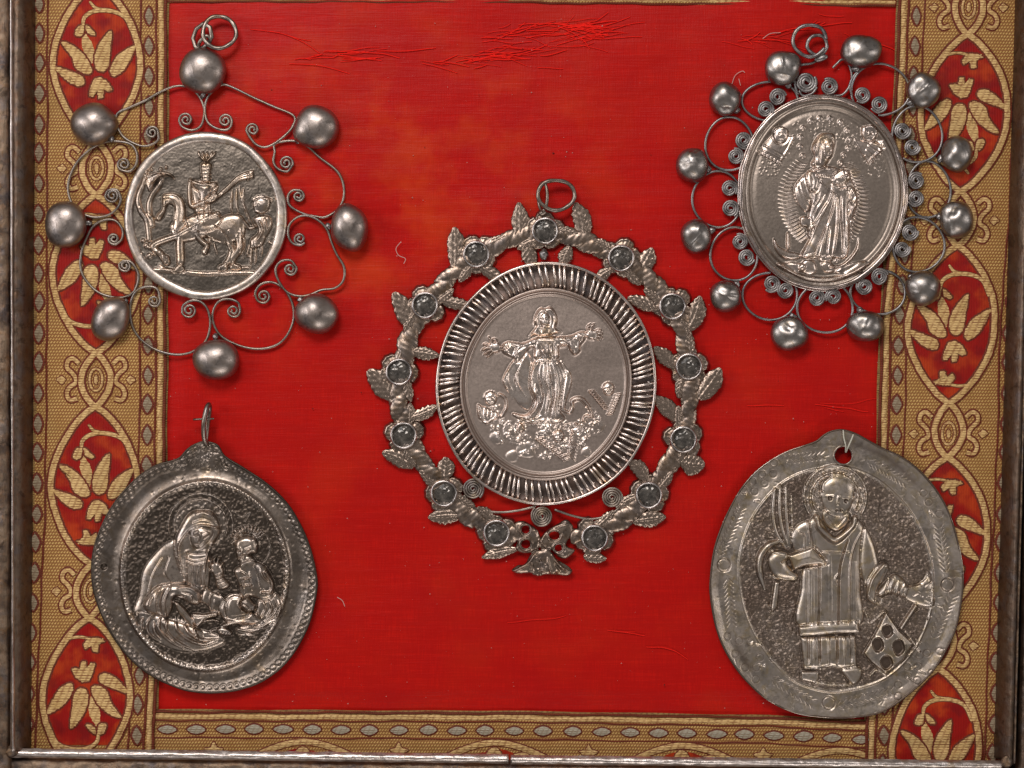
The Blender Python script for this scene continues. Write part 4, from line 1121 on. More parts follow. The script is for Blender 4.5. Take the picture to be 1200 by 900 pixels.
B2 = [(917, 80, 21, 20, 2), (1008, 61, 23, 18.5, 2), (849, 116.5, 18, 19.5, 1), (1081, 106, 19.5, 20.5, 2), (811, 194, 17.5, 20, 2), (1120, 181, 18, 20.5, 1), (815.6, 277, 17, 19.5, 2), (1120, 258, 19, 21.5, 2), (850, 347, 18.5, 18.5, 2), (1081, 338, 19.5, 20, 1), (924.5, 391, 20.5, 19.5, 1), (1013.5, 382.5, 21.5, 18, 2)]
for k, (x, y, rx, ry, dn) in enumerate(B2):
    me = bead_mesh('dented_bead', M['bead_pitted'], rx * 1.04, ry * 1.04, 16, 100 + 7 * k, dn + 1, .035)
    part('dented_bead', me, m2, x, y, 10, 0)
    dx, dy = 963.5 - x, 226 - y; L = math.hypot(dx, dy)
    part('solder_joint', bead_mesh('solder_joint', M['wire_grey'], 5, 4, 4, 160 + k, 1, .12), m2, x + dx / L * (rx + ry) / 2, y + dy / L * (rx + ry) / 2, 7, random.uniform(0, 3))
x, y = v2(377, 65); ringof('hanging_ring', x, y, 19.5, 2.3, 14, M['wire_grey'], m2, 5, ridged=True, ry=18.5, a0=.5, a1=6.2)
x, y = v2(397, 76); ringof('bail', x, y, 11.5, 2.2, 12, M['wire_grey'], m2, 6, ridged=True)
part('solder_joint', bead_mesh('solder_joint', M['wire_grey'], 8, 4.5, 4, 7, 1, .15), m2, v2(408, 108)[0], v2(408, 108)[1], 8, .3)

# ------------------------------------------------------------------ medal 3: the large central one in a wreath of flowers
m3 = empty('pendant_medal', 'largest medal in the middle, open-armed woman inside a coiled rim and flower wreath', 'medal', 640, 452)
MW = M['silver_wreath']
FL = [(391, 133), (558, 191), (672, 298), (707, 430), (696, 589), (620, 712), (498, 805), (286, 798), (171, 708), (83, 582), (71, 440), (128, 297), (242, 183)]
FL = [(430 + x / 1.876, 200 + y / 1.876) for x, y in FL]
def leaf_mesh(seed):
    r = np.random.default_rng(seed)
    nt, ns = 30, 15
    t = np.linspace(0, 1, nt); s_ = np.linspace(-1, 1, ns)
    T_, S_ = np.meshgrid(t, s_, indexing='ij')
    w = (np.sin(pi * np.clip(T_ * .93 + .05, 0, 1)) ** .62) * (1 + .035 * np.sin(T_ * 33 + seed) + .05 * np.sin(T_ * 11 + 2 * seed))
    bend = .10 * r.normal() + .12
    X = T_; Y = S_ * w * .5 + bend * np.sin(T_ * 3.0) * .5
    Zv = 2.4 * (1 - np.abs(S_) ** 2.2) + 1.3 * np.exp(-(S_ / .13) ** 2) * (1 - T_ * .5) + .55 * np.sin((T_ * 1.0 - np.abs(S_) * .30) * (30 + 3 * seed) + seed) * np.clip(np.abs(S_) * 3, 0, 1) * (1 - np.abs(S_) ** 4) - .9 * np.exp(-((np.abs(S_) - .22) / .1) ** 2)
    Zv += r.normal(size=Zv.shape) * .16 + T_ * .6
    Zv[:, 0] = Zv[:, -1] = 0 - 1.2
    V = np.column_stack([X.ravel(), Y.ravel(), Zv.ravel()])
    return mesh('engraved_leaf', V, grid_faces(nt, ns)[:, ::-1], MW)
def leaf_world(me_seed, x0, y0, x1, y1, w, z=7, parent=None):
    """leaf laid out in real size from stem (x0,y0) to tip (x1,y1)"""
    L = math.hypot(x1 - x0, y1 - y0) + 3
    o = part('engraved_leaf', lm[me_seed % 5], parent or m3, x0 - (x1 - x0) * .06, y0 - (y1 - y0) * .06, z, -math.atan2(y1 - y0, x1 - x0), (L * 1.12, w * 1.32, 1))
    return o
lm = [leaf_mesh(k) for k in range(5)]
LV = [(534, 311, 533, 272, 17), (609, 279, 608, 243, 16), (482, 383, 464, 348, 18), (516, 349, 547, 356, 12), (481, 411, 510, 416, 12), (562, 311, 585, 324, 12), (617, 286, 625, 309, 14),
      (483, 546, 453, 532, 15), (480, 489, 508, 477, 12), (539, 604, 507, 606, 15), (521, 560, 522, 540, 16), (603, 644, 570, 652, 11), (458, 466, 435, 438, 20),
      (684, 279, 675, 243, 17), (667, 290, 660, 308, 13), (750, 318, 762, 295, 16), (716, 316, 702, 327, 11), (768, 362, 740, 351, 13), (806, 386, 818, 352, 17), (791, 430, 770, 410, 14), (820, 466, 841, 436, 18),
      (795, 493, 770, 468, 15), (799, 541, 821, 544, 20), (757, 562, 740, 543, 14), (743, 610, 775, 606, 15), (685, 652, 706, 654, 10)]
for k, q in enumerate(LV): leaf_world(k, *q, z=6 + (k % 3) * .7)
# twisted stems between the flowers
def twisted(P, r0, seed, label=None):
    r0 *= 1.06
    P = resample(spline(P, 10), .9)
    P = P[11:-11]
    n = len(P)
    g = np.random.default_rng(seed)
    ph = g.random() * 6
    env = 1 + .10 * np.sin(np.linspace(0, 7, n) + ph)
    ridge = lambda i, a: .80 + .34 * np.abs(np.cos((a - i * .125 * (1 if seed % 2 else -1) + ph) * 1.0)) ** .55 + .05 * np.abs(np.cos((a - i * .125 * (1 if seed % 2 else -1) + ph) * 3.0)) + .03 * np.sin(i * .9 + a * 3)
    return tube_obj('twisted_stem', z3(P, 6.0 + .5 * np.sin(np.linspace(0, 5, n))), r0 * env, MW, m3, 26, flat=.36, ridge=ridge, label=label)
C3 = np.array([640, 452])
for k in range(13):
    a, b = np.array(FL[k]), np.array(FL[(k + 1) % 13])
    if k == 6:
        twisted([a, (a * .8 + b * .2), (a * .68 + b * .32)], 8, 6); twisted([b, (b * .8 + a * .2), (b * .68 + a * .32)], 8, 7)
        continue
    mid = (a + b) / 2
    d = mid - C3; mid = mid + d / np.linalg.norm(d) * (4 if k not in (4, 8) else 1)
    twisted([a, (a + mid) / 2 + [1.5, -.5], mid, (b + mid) / 2, b], 9.6, k)
g_ = random.Random(44)
for k in range(13):                      # short leaves folded over the stems beside each flower
    x, y = FL[k]
    xa, ya = FL[(k + 1) % 13]; xb, yb_ = FL[k - 1]
    for (qx, qy), skip in (((xa, ya), k == 6), ((xb, yb_), k == 7)):
        if skip: continue
        a = math.atan2(qy - y, qx - x)
        for da, L, w in ((.5 if k % 2 else -.5, 22, 10),):
            b = a + da + g_.uniform(-.12, .12); c_ = a + da * .25
            leaf_world(g_.randrange(5), x + 13 * cos(b), y + 13 * sin(b), x + 13 * cos(b) + L * cos(c_), y + 13 * sin(b) + L * sin(c_), w, z=7.2 + g_.uniform(0, .8))
# flowers, cups and stones: shared meshes
def flower_mesh(seed):
    r = np.random.default_rng(seed)
    na, nr = 108, 18
    th = np.linspace(0, 2 * pi, na, endpoint=False); q = np.linspace(.25, 1, nr)
    ph = r.random() * 6
    R0 = 16.8 + 4.4 * np.abs(np.cos(2.5 * th + ph)) ** .7 + .8 * np.sin(3 * th + ph * 2) + .35 * np.sin(19 * th)
    RR = R0[:, None] * q[None, :]
    cleft = np.exp(-(np.cos(2.5 * th + ph) / .16) ** 2)[:, None]
    Zv = 6.0 + 2.6 * np.sin(pi * np.clip(q, 0, 1))[None, :] ** 1.2 - 2.6 * cleft * q[None, :] - 3.5 * np.clip((q - .88) / .12, 0, 1)[None, :] ** 2
    Zv = Zv + 1.1 * np.exp(-((q - .86) / .05) ** 2)[None, :] + r.normal(size=Zv.shape) * .09 + .35 * np.sin(th[:, None] * 30) * np.clip(q - .4, 0, 1)[None, :]
    V = np.column_stack([(RR * np.cos(th)[:, None]).ravel(), (RR * np.sin(th)[:, None]).ravel(), Zv.ravel()])
    return mesh('flower', V, grid_faces(na, nr, True, False), MW)
fm = [flower_mesh(k) for k in range(4)]
t = np.linspace(0, 2 * pi, 72, endpoint=False)
prof = [(14.2, 3), (13.6, 9), (13.0, 12.6), (12.3, 13.8), (11.4, 13.6), (10.9, 12.4), (10.6, 9)]
V = np.stack([np.column_stack([q * (1 + .012 * np.sin(3 * t)) * np.cos(t), q * (1 + .012 * np.cos(2 * t)) * np.sin(t), z + .2 * np.sin(5 * t)]) for q, z in prof], 1).reshape(-1, 3)
cupm = mesh('stone_collar', V, grid_faces(72, len(prof), True, False), silver('dull_collar_silver', (0.60, 0.56, 0.52), (0.38, 0.35, 0.32), (0.42, 0.37, 0.31), .28, fine=.06))
q = np.linspace(0.02, 1, 12)
V = np.stack([np.column_stack([11 * k_ * np.cos(t), 11 * k_ * np.sin(t), 9.2 + 2.6 * (1 - k_ ** 2) + .5 * np.sin(3 * t + 4 * k_) * k_]) for k_ in q], 1).reshape(-1, 3)
stm = mesh('paste_stone', V, grid_faces(72, 12, True, False), M['stone'])
for k, (x, y) in enumerate(FL):
    f = part('flower', fm[k % 4], m3, x, y, 0, k * 1.3, (1.2, 1.2, 1.05))
    for me, nm in ((cupm, 'stone_collar'), (stm, 'paste_stone')):
        o = bpy.data.objects.new(nm, me); col.objects.link(o); o.parent = f
        o.rotation_euler = (0, 0, random.uniform(0, 6)); o.location = (random.uniform(-1, 1) * S, random.uniform(-1, 1) * S, 0)
# tray, coiled wire and rims
rad3 = ellipse(127.5, 141, .10, .5, 4)
rad3i = ellipse(100.5, 113, .12, .3, 5)
t = np.linspace(0, 2 * pi, 300, endpoint=False)
def ann(rows, c=(640, 450)):
    return np.stack([np.column_stack([c[0] + rr * np.cos(t), c[1] + rr * np.sin(t), np.full(len(t), z)]) for rr, z in rows], 1).reshape(-1, 3)
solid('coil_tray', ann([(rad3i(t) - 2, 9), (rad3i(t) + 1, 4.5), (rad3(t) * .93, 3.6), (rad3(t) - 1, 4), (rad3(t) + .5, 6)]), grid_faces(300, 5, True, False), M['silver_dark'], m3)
solid('outer_rim', ann([(rad3(t) - 2.0, 4), (rad3(t) - 2.0, 12.6 ), (rad3(t) - 1.2, 13.8), (rad3(t) + .3, 14.0), (rad3(t) + 1.4, 13.0), (rad3(t) + 2.0, 9), (rad3(t) + 1.8, 3)]), grid_faces(300, 7, True, False), M['silver_coil'], m3)
turns = 104
n = turns * 18
u = np.linspace(0, 2 * pi, n)
g = np.random.default_rng(3)
sp_ = u * turns
ri = rad3i(u) + 1.6; ro = rad3(u) - 2.6
midr, hl = (ri + ro) / 2, (ro - ri) / 2
rr = midr + hl * np.cos(sp_)
# each turn crosses the top nearly straight and moves on underneath
phs = (sp_ % (2 * pi)) / pi
tn = np.floor(sp_ / (2 * pi)) + np.where(phs < 1, .10 * phs, .10 + .90 * (phs - 1))
u = tn / turns * 2 * pi + .012 * np.sin(tn * .9) + .008 * np.sin(tn * 2.3 + 1)
uu = u - .016 * np.cos(sp_) * (np.sin(sp_) > -.2)
P = np.column_stack([640 + rr * np.cos(uu), 450 + rr * np.sin(uu), 8.0 + np.where(np.sin(sp_) > 0, 4.8, 7.0) * np.sin(sp_)])
tube_obj('coiled_wire', P, 1.75, M['silver_coil'], m3, 8)
R = Relief(530, 328, 750, 572)
R.view(540, 350, 4.285); R.hs = .92
R.H += (vn(R.H.shape, 4, 41) - .5) * .07 + (vn(R.H.shape, 20, 42) - .5) * .18 + (vn(R.H.shape, 70, 43) - .5) * 1.2
# clouds: curly stippled masses
g = random.Random(12)
for _ in range(420):
    a = g.uniform(.25, pi - .15); q = g.uniform(.25, .9)
    x, y = 415 + 370 * q * cos(a) * 1.0, 500 + 330 * q * sin(a)
    if y < 600 and 200 < x < 620: continue
    if y < 640 and x > 690: continue
    b = g.uniform(0, 6.3); L = g.uniform(8, 16)
    R.line([(x, y), (x + L * cos(b), y + L * sin(b)), (x + L * cos(b + 1.4), y + L * sin(b + 1.4) + 5)], 6, g.uniform(.7, 1.5), mark=.8, taper=(.5, .5))
for c in [(250, 670, 40), (180, 700, 35), (330, 760, 50), (430, 660, 40), (590, 690, 50), (690, 640, 35), (630, 770, 30), (260, 790, 35)]:
    R.poly([(c[0] + c[2] * cos(a) * g.uniform(.8, 1.1), c[1] + c[2] * .9 * sin(a) * g.uniform(.8, 1.1)) for a in np.linspace(0, 6, 8)], 1.5, 22, mode='add', mark=.7)
# cloak
R.poly([(330, 262), (300, 280), (250, 325), (212, 400), (222, 440), (268, 500), (300, 540), (345, 560), (368, 500), (350, 440), (360, 330)], 2.6, 22)
for pts, h in (([(320, 270), (265, 320), (218, 400), (225, 440), (262, 500)], 2.4), ([(312, 310), (280, 390), (290, 440), (325, 490)], 2.0), ([(300, 330), (272, 395), (280, 440)], -1.6), ([(240, 360), (235, 410), (262, 470)], 1.6)):
    R.line(pts, 10, h, taper=(.4, .5))
R.poly([(500, 310), (530, 350), (552, 380), (554, 430), (532, 500), (520, 560), (498, 560), (508, 450), (512, 380)], 3.4, 16)
R.line([(515, 325), (548, 380), (550, 430), (528, 500)], 9, 1.6, taper=(.5, .5))
R.line([(515, 560), (545, 572), (560, 545), (556, 515), (580, 500), (610, 505), (640, 540), (660, 590)], 17, 3.4, mode='max', taper=(.8, .6))
R.line([(660, 592), (625, 590), (615, 612)], 12, 3.2, mode='max'); R.line([(560, 520), (600, 512), (640, 560)], 6, -1.4)
# gown
R.poly([(378, 308), (482, 308), (510, 340), (524, 390), (512, 450), (500, 560), (522, 600), (480, 622), (422, 612), (360, 628), (300, 605), (264, 586), (262, 572), (330, 580), (368, 510), (350, 450), (352, 370)], 5.6, 26)
for pts, w, h in (([(392, 315), (362, 370), (356, 440), (385, 500), (380, 540), (340, 600)], 12, 2.4), ([(402, 315), (388, 380), (405, 450), (412, 500), (395, 560), (365, 605)], 8, -2.2), ([(418, 315), (418, 400), (440, 470), (432, 540), (425, 605)], 8, 1.8),
                  ([(440, 315), (450, 400), (465, 470), (455, 540), (450, 600)], 8, -2.2), ([(458, 315), (478, 390), (480, 460), (470, 540), (470, 600)], 9, 2.0), ([(474, 315), (505, 390), (500, 470), (490, 560)], 7, -1.8), ([(430, 315), (432, 380), (440, 440)], 5, -1.4), ([(372, 430), (378, 470), (395, 490)], 12, 1.8),
                  ([(270, 585), (330, 592), (375, 560), (395, 520)], 9, 1.8), ([(290, 600), (350, 610), (400, 580)], 7, -1.4), ([(430, 600), (440, 560), (445, 500)], 6, 1.4)):
    R.line(pts, w, h, taper=(.4, .8))
R.line([(262, 580), (300, 605), (360, 625), (420, 612), (478, 622), (525, 598)], 7, 1.6)
R.line([(374, 306), (420, 310), (484, 306)], 12, 2.4); R.line([(374, 318), (430, 322), (484, 318)], 5, -1.4)
# bodice, sleeves
R.poly([(345, 210), (400, 190), (460, 188), (500, 198), (492, 250), (482, 305), (376, 306), (368, 255)], 5.8, 20)
R.line([(355, 215), (400, 205), (450, 205), (490, 200)], 11, 1.8)
for pts in ([(380, 230), (400, 265), (405, 300)], [(402, 228), (418, 270), (420, 300)], [(425, 225), (432, 268), (434, 300)], [(448, 225), (450, 270), (452, 300)], [(470, 222), (472, 260), (470, 300)]): R.line(pts, 6, -1.7, taper=(.5, .7))
for x in (392, 412, 430, 450): R.line([(x, 262), (x + 5, 290)], 7, 1.4)
R.poly([(375, 200), (310, 222), (238, 215), (205, 236), (212, 272), (262, 298), (285, 318), (312, 290), (345, 250), (370, 240)], 5.4, 18)
for pts in ([(340, 225), (290, 245), (250, 235)], [(330, 245), (290, 270), (265, 300)], [(300, 240), (280, 262), (285, 300)], [(250, 240), (235, 260), (240, 280)], [(222, 236), (218, 262)]): R.line(pts, 8, 1.7, taper=(.5, .6))
for pts in ([(310, 240), (270, 255), (258, 282)], [(240, 225), (228, 255)]): R.line(pts, 6, -1.6)
R.poly([(478, 195), (530, 188), (560, 182), (600, 165), (632, 172), (622, 205), (600, 235), (598, 262), (570, 284), (545, 262), (535, 240), (490, 238)], 5.4, 18)
for pts in ([(500, 205), (540, 205), (570, 200)], [(545, 200), (548, 235), (570, 270)], [(570, 195), (590, 215), (588, 255)], [(600, 180), (612, 205)], [(500, 225), (535, 228)]): R.line(pts, 8, 1.7, taper=(.5, .6))
for pts in ([(530, 200), (535, 232)], [(560, 205), (575, 240)], [(588, 180), (602, 212)]): R.line(pts, 6, -1.6)
# hands with separate fingers
R.poly([(203, 238), (185, 222), (160, 222), (142, 235), (150, 262), (175, 272), (196, 262)], 4.8, 12)
for pts in ([(160, 230), (148, 208), (140, 192)], [(152, 238), (128, 228), (112, 232)], [(150, 246), (126, 248), (106, 262)], [(156, 256), (134, 266), (116, 284)], [(168, 262), (148, 280), (132, 294)], [(185, 228), (176, 208), (160, 202)]):
    R.line(pts, 10, 4.4, mode='max', taper=(1, .6))
R.poly([(628, 186), (635, 160), (655, 155), (682, 168), (685, 195), (660, 205), (640, 200)], 4.8, 12)
for pts in ([(640, 165), (636, 145), (650, 128)], [(650, 160), (656, 138), (672, 128)], [(670, 168), (692, 158), (706, 164)], [(675, 178), (698, 174), (714, 182)], [(675, 190), (698, 190), (712, 200)], [(665, 198), (684, 204), (696, 208)]):
    R.line(pts, 10, 4.4, mode='max', taper=(1, .6))
# head and hair
R.poly([(366, 110), (378, 70), (402, 46), (425, 50), (450, 40), (474, 68), (484, 110), (478, 150), (505, 168), (470, 176), (440, 188), (400, 190), (368, 182), (340, 192), (360, 165), (376, 140)], 4.4, 16)
for pts in ([(428, 52), (395, 70), (380, 110), (385, 145), (362, 180)], [(420, 55), (400, 80), (392, 120)], [(432, 50), (462, 66), (472, 110), (465, 150), (490, 168)], [(445, 50), (478, 90), (478, 140)], [(372, 90), (368, 130), (372, 160), (350, 190)]):
    R.line(pts, 7, 1.8, taper=(.6, .5))
R.poly([(396, 110), (400, 82), (420, 68), (440, 80), (446, 112), (438, 138), (424, 152), (408, 142)], 7.4, 12)
R.poly([(408, 140), (440, 140), (446, 180), (400, 184)], 5.6, 10)
R.line([(402, 104), (414, 102)], 5, -1.8); R.line([(428, 102), (440, 104)], 5, -1.8); R.line([(421, 98), (420, 122)], 6, 1.5); R.line([(412, 134), (430, 134)], 5, -1.6); R.line([(400, 96), (414, 94)], 4, .9); R.line([(427, 94), (441, 96)], 4, .9)
# foot
R.poly([(284, 632), (300, 622), (316, 640), (318, 662), (300, 672), (285, 655)], 4.6, 10)
for k in range(4): R.line([(288 + 8 * k, 655), (286 + 8 * k, 668)], 4, -1.2)
# winged heads
def cherub(hx, hy, r, wings):
    R.poly([(hx + r * cos(a), hy + 1.15 * r * sin(a)) for a in np.linspace(0, 5.6, 9)], 5.2, r * .7)
    R.line([(hx - r * .5, hy - 2), (hx - r * .15, hy - 3)], 5, -1.8); R.line([(hx + r * .2, hy - 3), (hx + r * .55, hy - 2)], 5, -1.8)
    R.line([(hx, hy), (hx, hy + r * .35)], 5, 1.5); R.line([(hx - r * .3, hy + r * .6), (hx + r * .3, hy + r * .6)], 5, -1.5)
    for a in np.linspace(-2.9, -.3, 8): R.dot(hx + r * 1.05 * cos(a), hy + 1.15 * r * sin(a), 7, 1.8)
    for w in wings:
        (x0, y0), (x1, y1), L, sd = w
        for k in range(8):
            f = k / 7.; x, y = x0 + (x1 - x0) * f, y0 + (y1 - y0) * f
            a = math.atan2(y1 - y0, x1 - x0) + sd * 1.0
            R.line([(x, y), (x + L * cos(a), y + L * sin(a))], 9, 3.2, mode='max', taper=(1, .5))
        R.line([(x0, y0), (x1, y1)], 8, 1.8)
cherub(150, 502, 30, [((95, 540), (110, 610), 45, -1), ((185, 590), (130, 625), 22, 1)])
R.poly([(82, 530), (110, 540), (150, 552), (190, 575), (185, 605), (140, 612), (90, 600)], 3.4, 16)
for k in range(5): R.line([(100 + 20 * k, 550 + 6 * k), (96 + 20 * k, 596)], 7, 1.4)
R.line([(195, 480), (222, 500), (228, 545), (205, 590)], 14, 3.2, mode='max')
cherub(740, 455, 28, [((645, 465), (715, 550), 26, -1), ((800, 480), (760, 575), 30, 1)])
cherub(490, 692, 26, [((382, 708), (515, 810), 38, -1), ((560, 670), (540, 780), 50, -1)])
R.line([(520, 640), (560, 628), (610, 645), (630, 690), (600, 740)], 9, 1.8)
R.H = blur(R.H, .95); R.M = blur(R.M, 1.3)
plate('relief_plate', R, 640, 450.5, lambda t: rad3i(t), M['silver_center'], m3, 9.5, shape=lambda rn, th, x, y: 1.8 * np.exp(-((rn - .93) / .012) ** 2) + 2.2 * np.exp(-((rn - .985) / .018) ** 2) - 1.2 * np.exp(-((rn - .958) / .012) ** 2) + 1.6 * (1 - rn ** 2))
# bow-shaped plate at the foot, with four holes
R = Relief(595, 605, 682, 680)
R.view(540, 560, 6.0)
R.poly([(382, 312), (440, 300), (500, 330), (545, 372), (565, 440), (545, 500), (470, 532), (385, 508), (402, 420), (378, 370)], 5, 30)
R.poly([(555, 430), (600, 370), (680, 320), (740, 290), (788, 330), (782, 400), (742, 470), (805, 510), (745, 568), (690, 560), (640, 512), (560, 500)], 5, 30)
R.poly([(355, 650), (400, 612), (450, 600), (505, 520), (600, 500), (640, 520), (680, 570), (760, 620), (788, 660), (750, 690), (680, 684), (600, 682), (540, 692), (480, 672), (400, 674)], 4.5, 34)
for pts, h in (([(520, 535), (470, 600), (370, 655)], 2.4), ([(540, 370), (560, 440), (600, 490)], 2), ([(600, 380), (560, 450), (530, 530)], 2.2), ([(640, 540), (700, 620), (775, 660)], 1.8), ([(560, 560), (565, 620), (560, 680)], -1.8), ([(610, 560), (620, 620), (640, 680)], 1.6), ([(500, 600), (510, 650)], -1.8), ([(620, 360), (700, 330), (750, 320)], 1.2), ([(400, 400), (410, 480)], 1.2), ([(540, 640), (600, 660)], 1.6), ([(660, 600), (700, 650)], -1.6)):
    R.line(pts, 20, h, taper=(.5, .6))
g = random.Random(2)
for _ in range(60): R.dot(g.uniform(400, 780), g.uniform(320, 690), g.uniform(6, 16), g.choice([.8, -.8, .6]), mark=None)
holes = [(455, 362, 33, 33), (457, 465, 37, 35), (658, 404, 42, 34), (686, 492, 30, 30)]
for hx, hy, a, b in holes: R.ringmark(hx, hy, a + 8, 12, 1.6, mark=1, ry=b + 8)
msk = R.M > .5
for hx, hy, a, b in holes:
    c_ = R.P([(hx, hy)])[0]
    msk &= ((R.X - c_[0]) / (a / 6)) ** 2 + ((R.Y - c_[1]) / (b / 6)) ** 2 > 1
R.H = blur(R.H, 1.0)
idx = -np.ones(R.H.shape, int)
vm = msk.copy(); idx[vm] = np.arange(vm.sum())
q4 = msk[:-1, :-1] & msk[1:, :-1] & msk[:-1, 1:] & msk[1:, 1:]
ii, jj = np.nonzero(q4)
F = np.stack([idx[ii, jj], idx[ii, jj + 1], idx[ii + 1, jj + 1], idx[ii + 1, jj]], 1)
solid('bow_ornament', np.column_stack([R.X[vm], R.Y[vm], 5 + R.H[vm]]), F, MW, m3)
for hx, hy, a, b in holes:
    c_ = R.P([(hx, hy)])[0]
    ringof('hole_lip', c_[0], c_[1], a / 6, .9, 7.2, MW, m3, ry=b / 6, sides=6)
for (x, y, r0, tr, a0) in ((554.5, 573, 12.5, 4.2, .9), (717, 583, 12.5, 4.2, 1.2), (635, 604.5, 12.5, 4.4, 4)):
    P = resample(spiral(x, y, r0, tr, a0, -1, 1.2), 1.0)
    tube_obj('flat_spiral', z3(P, 8 + .4 * np.sin(np.arange(len(P)) / 9)), 1.35, M['wire'], m3, 7)
for pts in ([(544, 580), (549, 590), (562, 597), (585, 600), (607, 598), (628, 593)], [(725, 592), (724, 596), (712, 604), (692, 608), (670, 604), (650, 597)]):
    tube_obj('curved_wire', z3(spline(pts, 8), 8), 1.5, M['wire'], m3, 8)
part('solder_joint', bead_mesh('solder_joint', M['wire_grey'], 5, 7, 5, 3, 1, .1), m3, 637.5, 299, 8)
ringof('hanging_ring', 651.5, 229.5, 21.5, 2.5, 17, M['wire'], m3, 9, ry=17.5, rise=3, tilt=3)
tube_obj('bail', np.array([(636 + 5.2 * cos(a), 231 + 16.5 * sin(a), 14 + 7 * sin(a * 1.0 + 1.5)) for a in np.linspace(1.2, 1.2 + 2 * pi * .97, 40)]), 1.9, M['wire'], m3, 9)
part('solder_joint', bead_mesh('solder_joint', M['wire'], 5, 4, 5, 4, 1, .1), m3, 636, 249, 10)

# ------------------------------------------------------------------ medal 4: mother and child
m4 = empty('pendant_medal', 'dark medal of a hooded mother with a child, at lower left, with hanging loop', 'medal', 240, 672)
R = Relief(105, 510, 378, 815)
R.view(130, 560, 3.9136)
vb = R.v
noise_st = np.clip(vn(R.H.shape, 4.6, 51) - .35, 0, 1) * 1.5 + (vn(R.H.shape, 11, 52) - .5) * .7
cx4, cy4 = 240.5, 674
inner = ellipse(98.5, 111, .03, .4, 6)
dx_, dy_ = R.X - cx4, R.Y - cy4
rho = np.hypot(dx_, dy_) / inner(np.arctan2(dy_, dx_))
R.H += np.where(rho < .97, noise_st, (vn(R.H.shape, 5, 53) - .5) * .12 + (vn(R.H.shape, 30, 54) - .5) * .5)
R.M += np.where(rho > .93, np.clip((rho - .93) / .05, 0, 1) * np.where(rho < 1.03, 1.0, .28 + .45 * np.clip(vn(R.H.shape, 34, 57) * 1.6 - .4, 0, 1)), 0)
for r0, w in ((148, 7), (122, 6)): R.ringmark(415, 220, r0, w, 1.7, mark=.8, a0=pi * .93, a1=pi * 2.12)
R.put((slice(None), slice(None)), np.zeros_like(R.H), (np.hypot(R.X - (130 + 415 / 3.9136), R.Y - (560 + 220 / 3.9136)) < 30) , 'add', .35)
# rays over the child's head
for k in range(12):
    a = -2.55 + k * .165
    R.line([(632 + 66 * cos(a), 320 + 70 * sin(a)), (632 + 100 * cos(a), 322 + 104 * sin(a))], 9, 2.2, taper=(.5, 1))
R.ringmark(635, 320, 96, 6, 1.2, mark=.6, a0=-1.0, a1=1.2)
# shoulder, cloak
R.poly([(270, 288), (205, 345), (150, 425), (130, 540), (108, 620), (200, 645), (290, 560), (340, 480), (400, 480), (440, 400), (330, 300)], 3.6, 40)
R.poly([(350, 340), (450, 330), (455, 480), (430, 520), (350, 480)], 4.4, 20)
for pts in ([(350, 365), (390, 378), (440, 368)], [(352, 382), (392, 395), (438, 385)]): R.line(pts, 7, 1.5)
for x in (365, 382, 400, 418, 434): R.line([(x, 400), (x + 2, 490)], 6, -1.5)
R.line([(240, 370), (200, 440), (180, 520)], 9, 1.2); R.line([(270, 360), (250, 430), (280, 480)], 9, -1.4)
# hood
R.poly([(298, 330), (300, 270), (340, 190), (370, 155), (415, 145), (465, 152), (495, 195), (505, 245), (480, 290), (462, 310), (440, 340), (395, 345), (350, 350), (352, 470), (330, 430), (310, 380)], 6.0, 26)
R.line([(492, 228), (455, 218), (415, 216), (375, 232), (338, 272), (318, 320), (325, 400), (345, 470)], 12, 2.2)
for k in range(22):
    f = k / 21.
    P = spline([(492, 228), (415, 216), (338, 272), (316, 330), (325, 400), (345, 468)], 6); q = P[int(f * (len(P) - 1))]
    R.line([(q[0] - 7, q[1] - 2), (q[0] + 7, q[1] + 3)], 3.2, 1.0)
R.line([(395, 165), (430, 158), (470, 175)], 9, 1.2); R.line([(380, 200), (430, 185), (485, 205)], 6, -1.2)
R.line([(470, 300), (450, 340), (436, 420), (434, 500)], 9, 2.4)
# mother's face
R.poly([(372, 262), (378, 232), (415, 222), (455, 236), (470, 252), (448, 290), (420, 316), (398, 322), (380, 300)], 8.2, 16)
R.line([(388, 250), (406, 240)], 6, 1.3); R.line([(430, 262), (455, 252)], 6, 1.3); R.line([(390, 262), (408, 258)], 6, -2.2); R.line([(432, 274), (452, 262)], 6, -2.2)
R.line([(420, 250), (414, 275), (410, 286)], 7, 2.0); R.line([(394, 300), (412, 304)], 6, -2.0); R.line([(396, 310), (408, 312)], 5, 1.2)
R.poly([(440, 500), (470, 520), (520, 540), (560, 560), (520, 620), (470, 620), (440, 580), (410, 560)], 3.6, 20)
# raised hand of the mother near the child
R.poly([(462, 395), (478, 380), (505, 385), (522, 420), (522, 450), (552, 488), (520, 512), (488, 500), (478, 460), (468, 430)], 6.2, 16)
for pts in ([(470, 410), (462, 388), (470, 368)], [(482, 400), (478, 375), (488, 358)], [(494, 400), (496, 372), (506, 366)], [(508, 410), (515, 392), (522, 388)], [(470, 425), (458, 415)]): R.line(pts, 11, 5.8, mode='max', taper=(1, .7))
for k in range(4): R.line([(484 + 6 * k, 445 + 15 * k), (520 + 8 * k, 432 + 14 * k)], 6, 1.6)
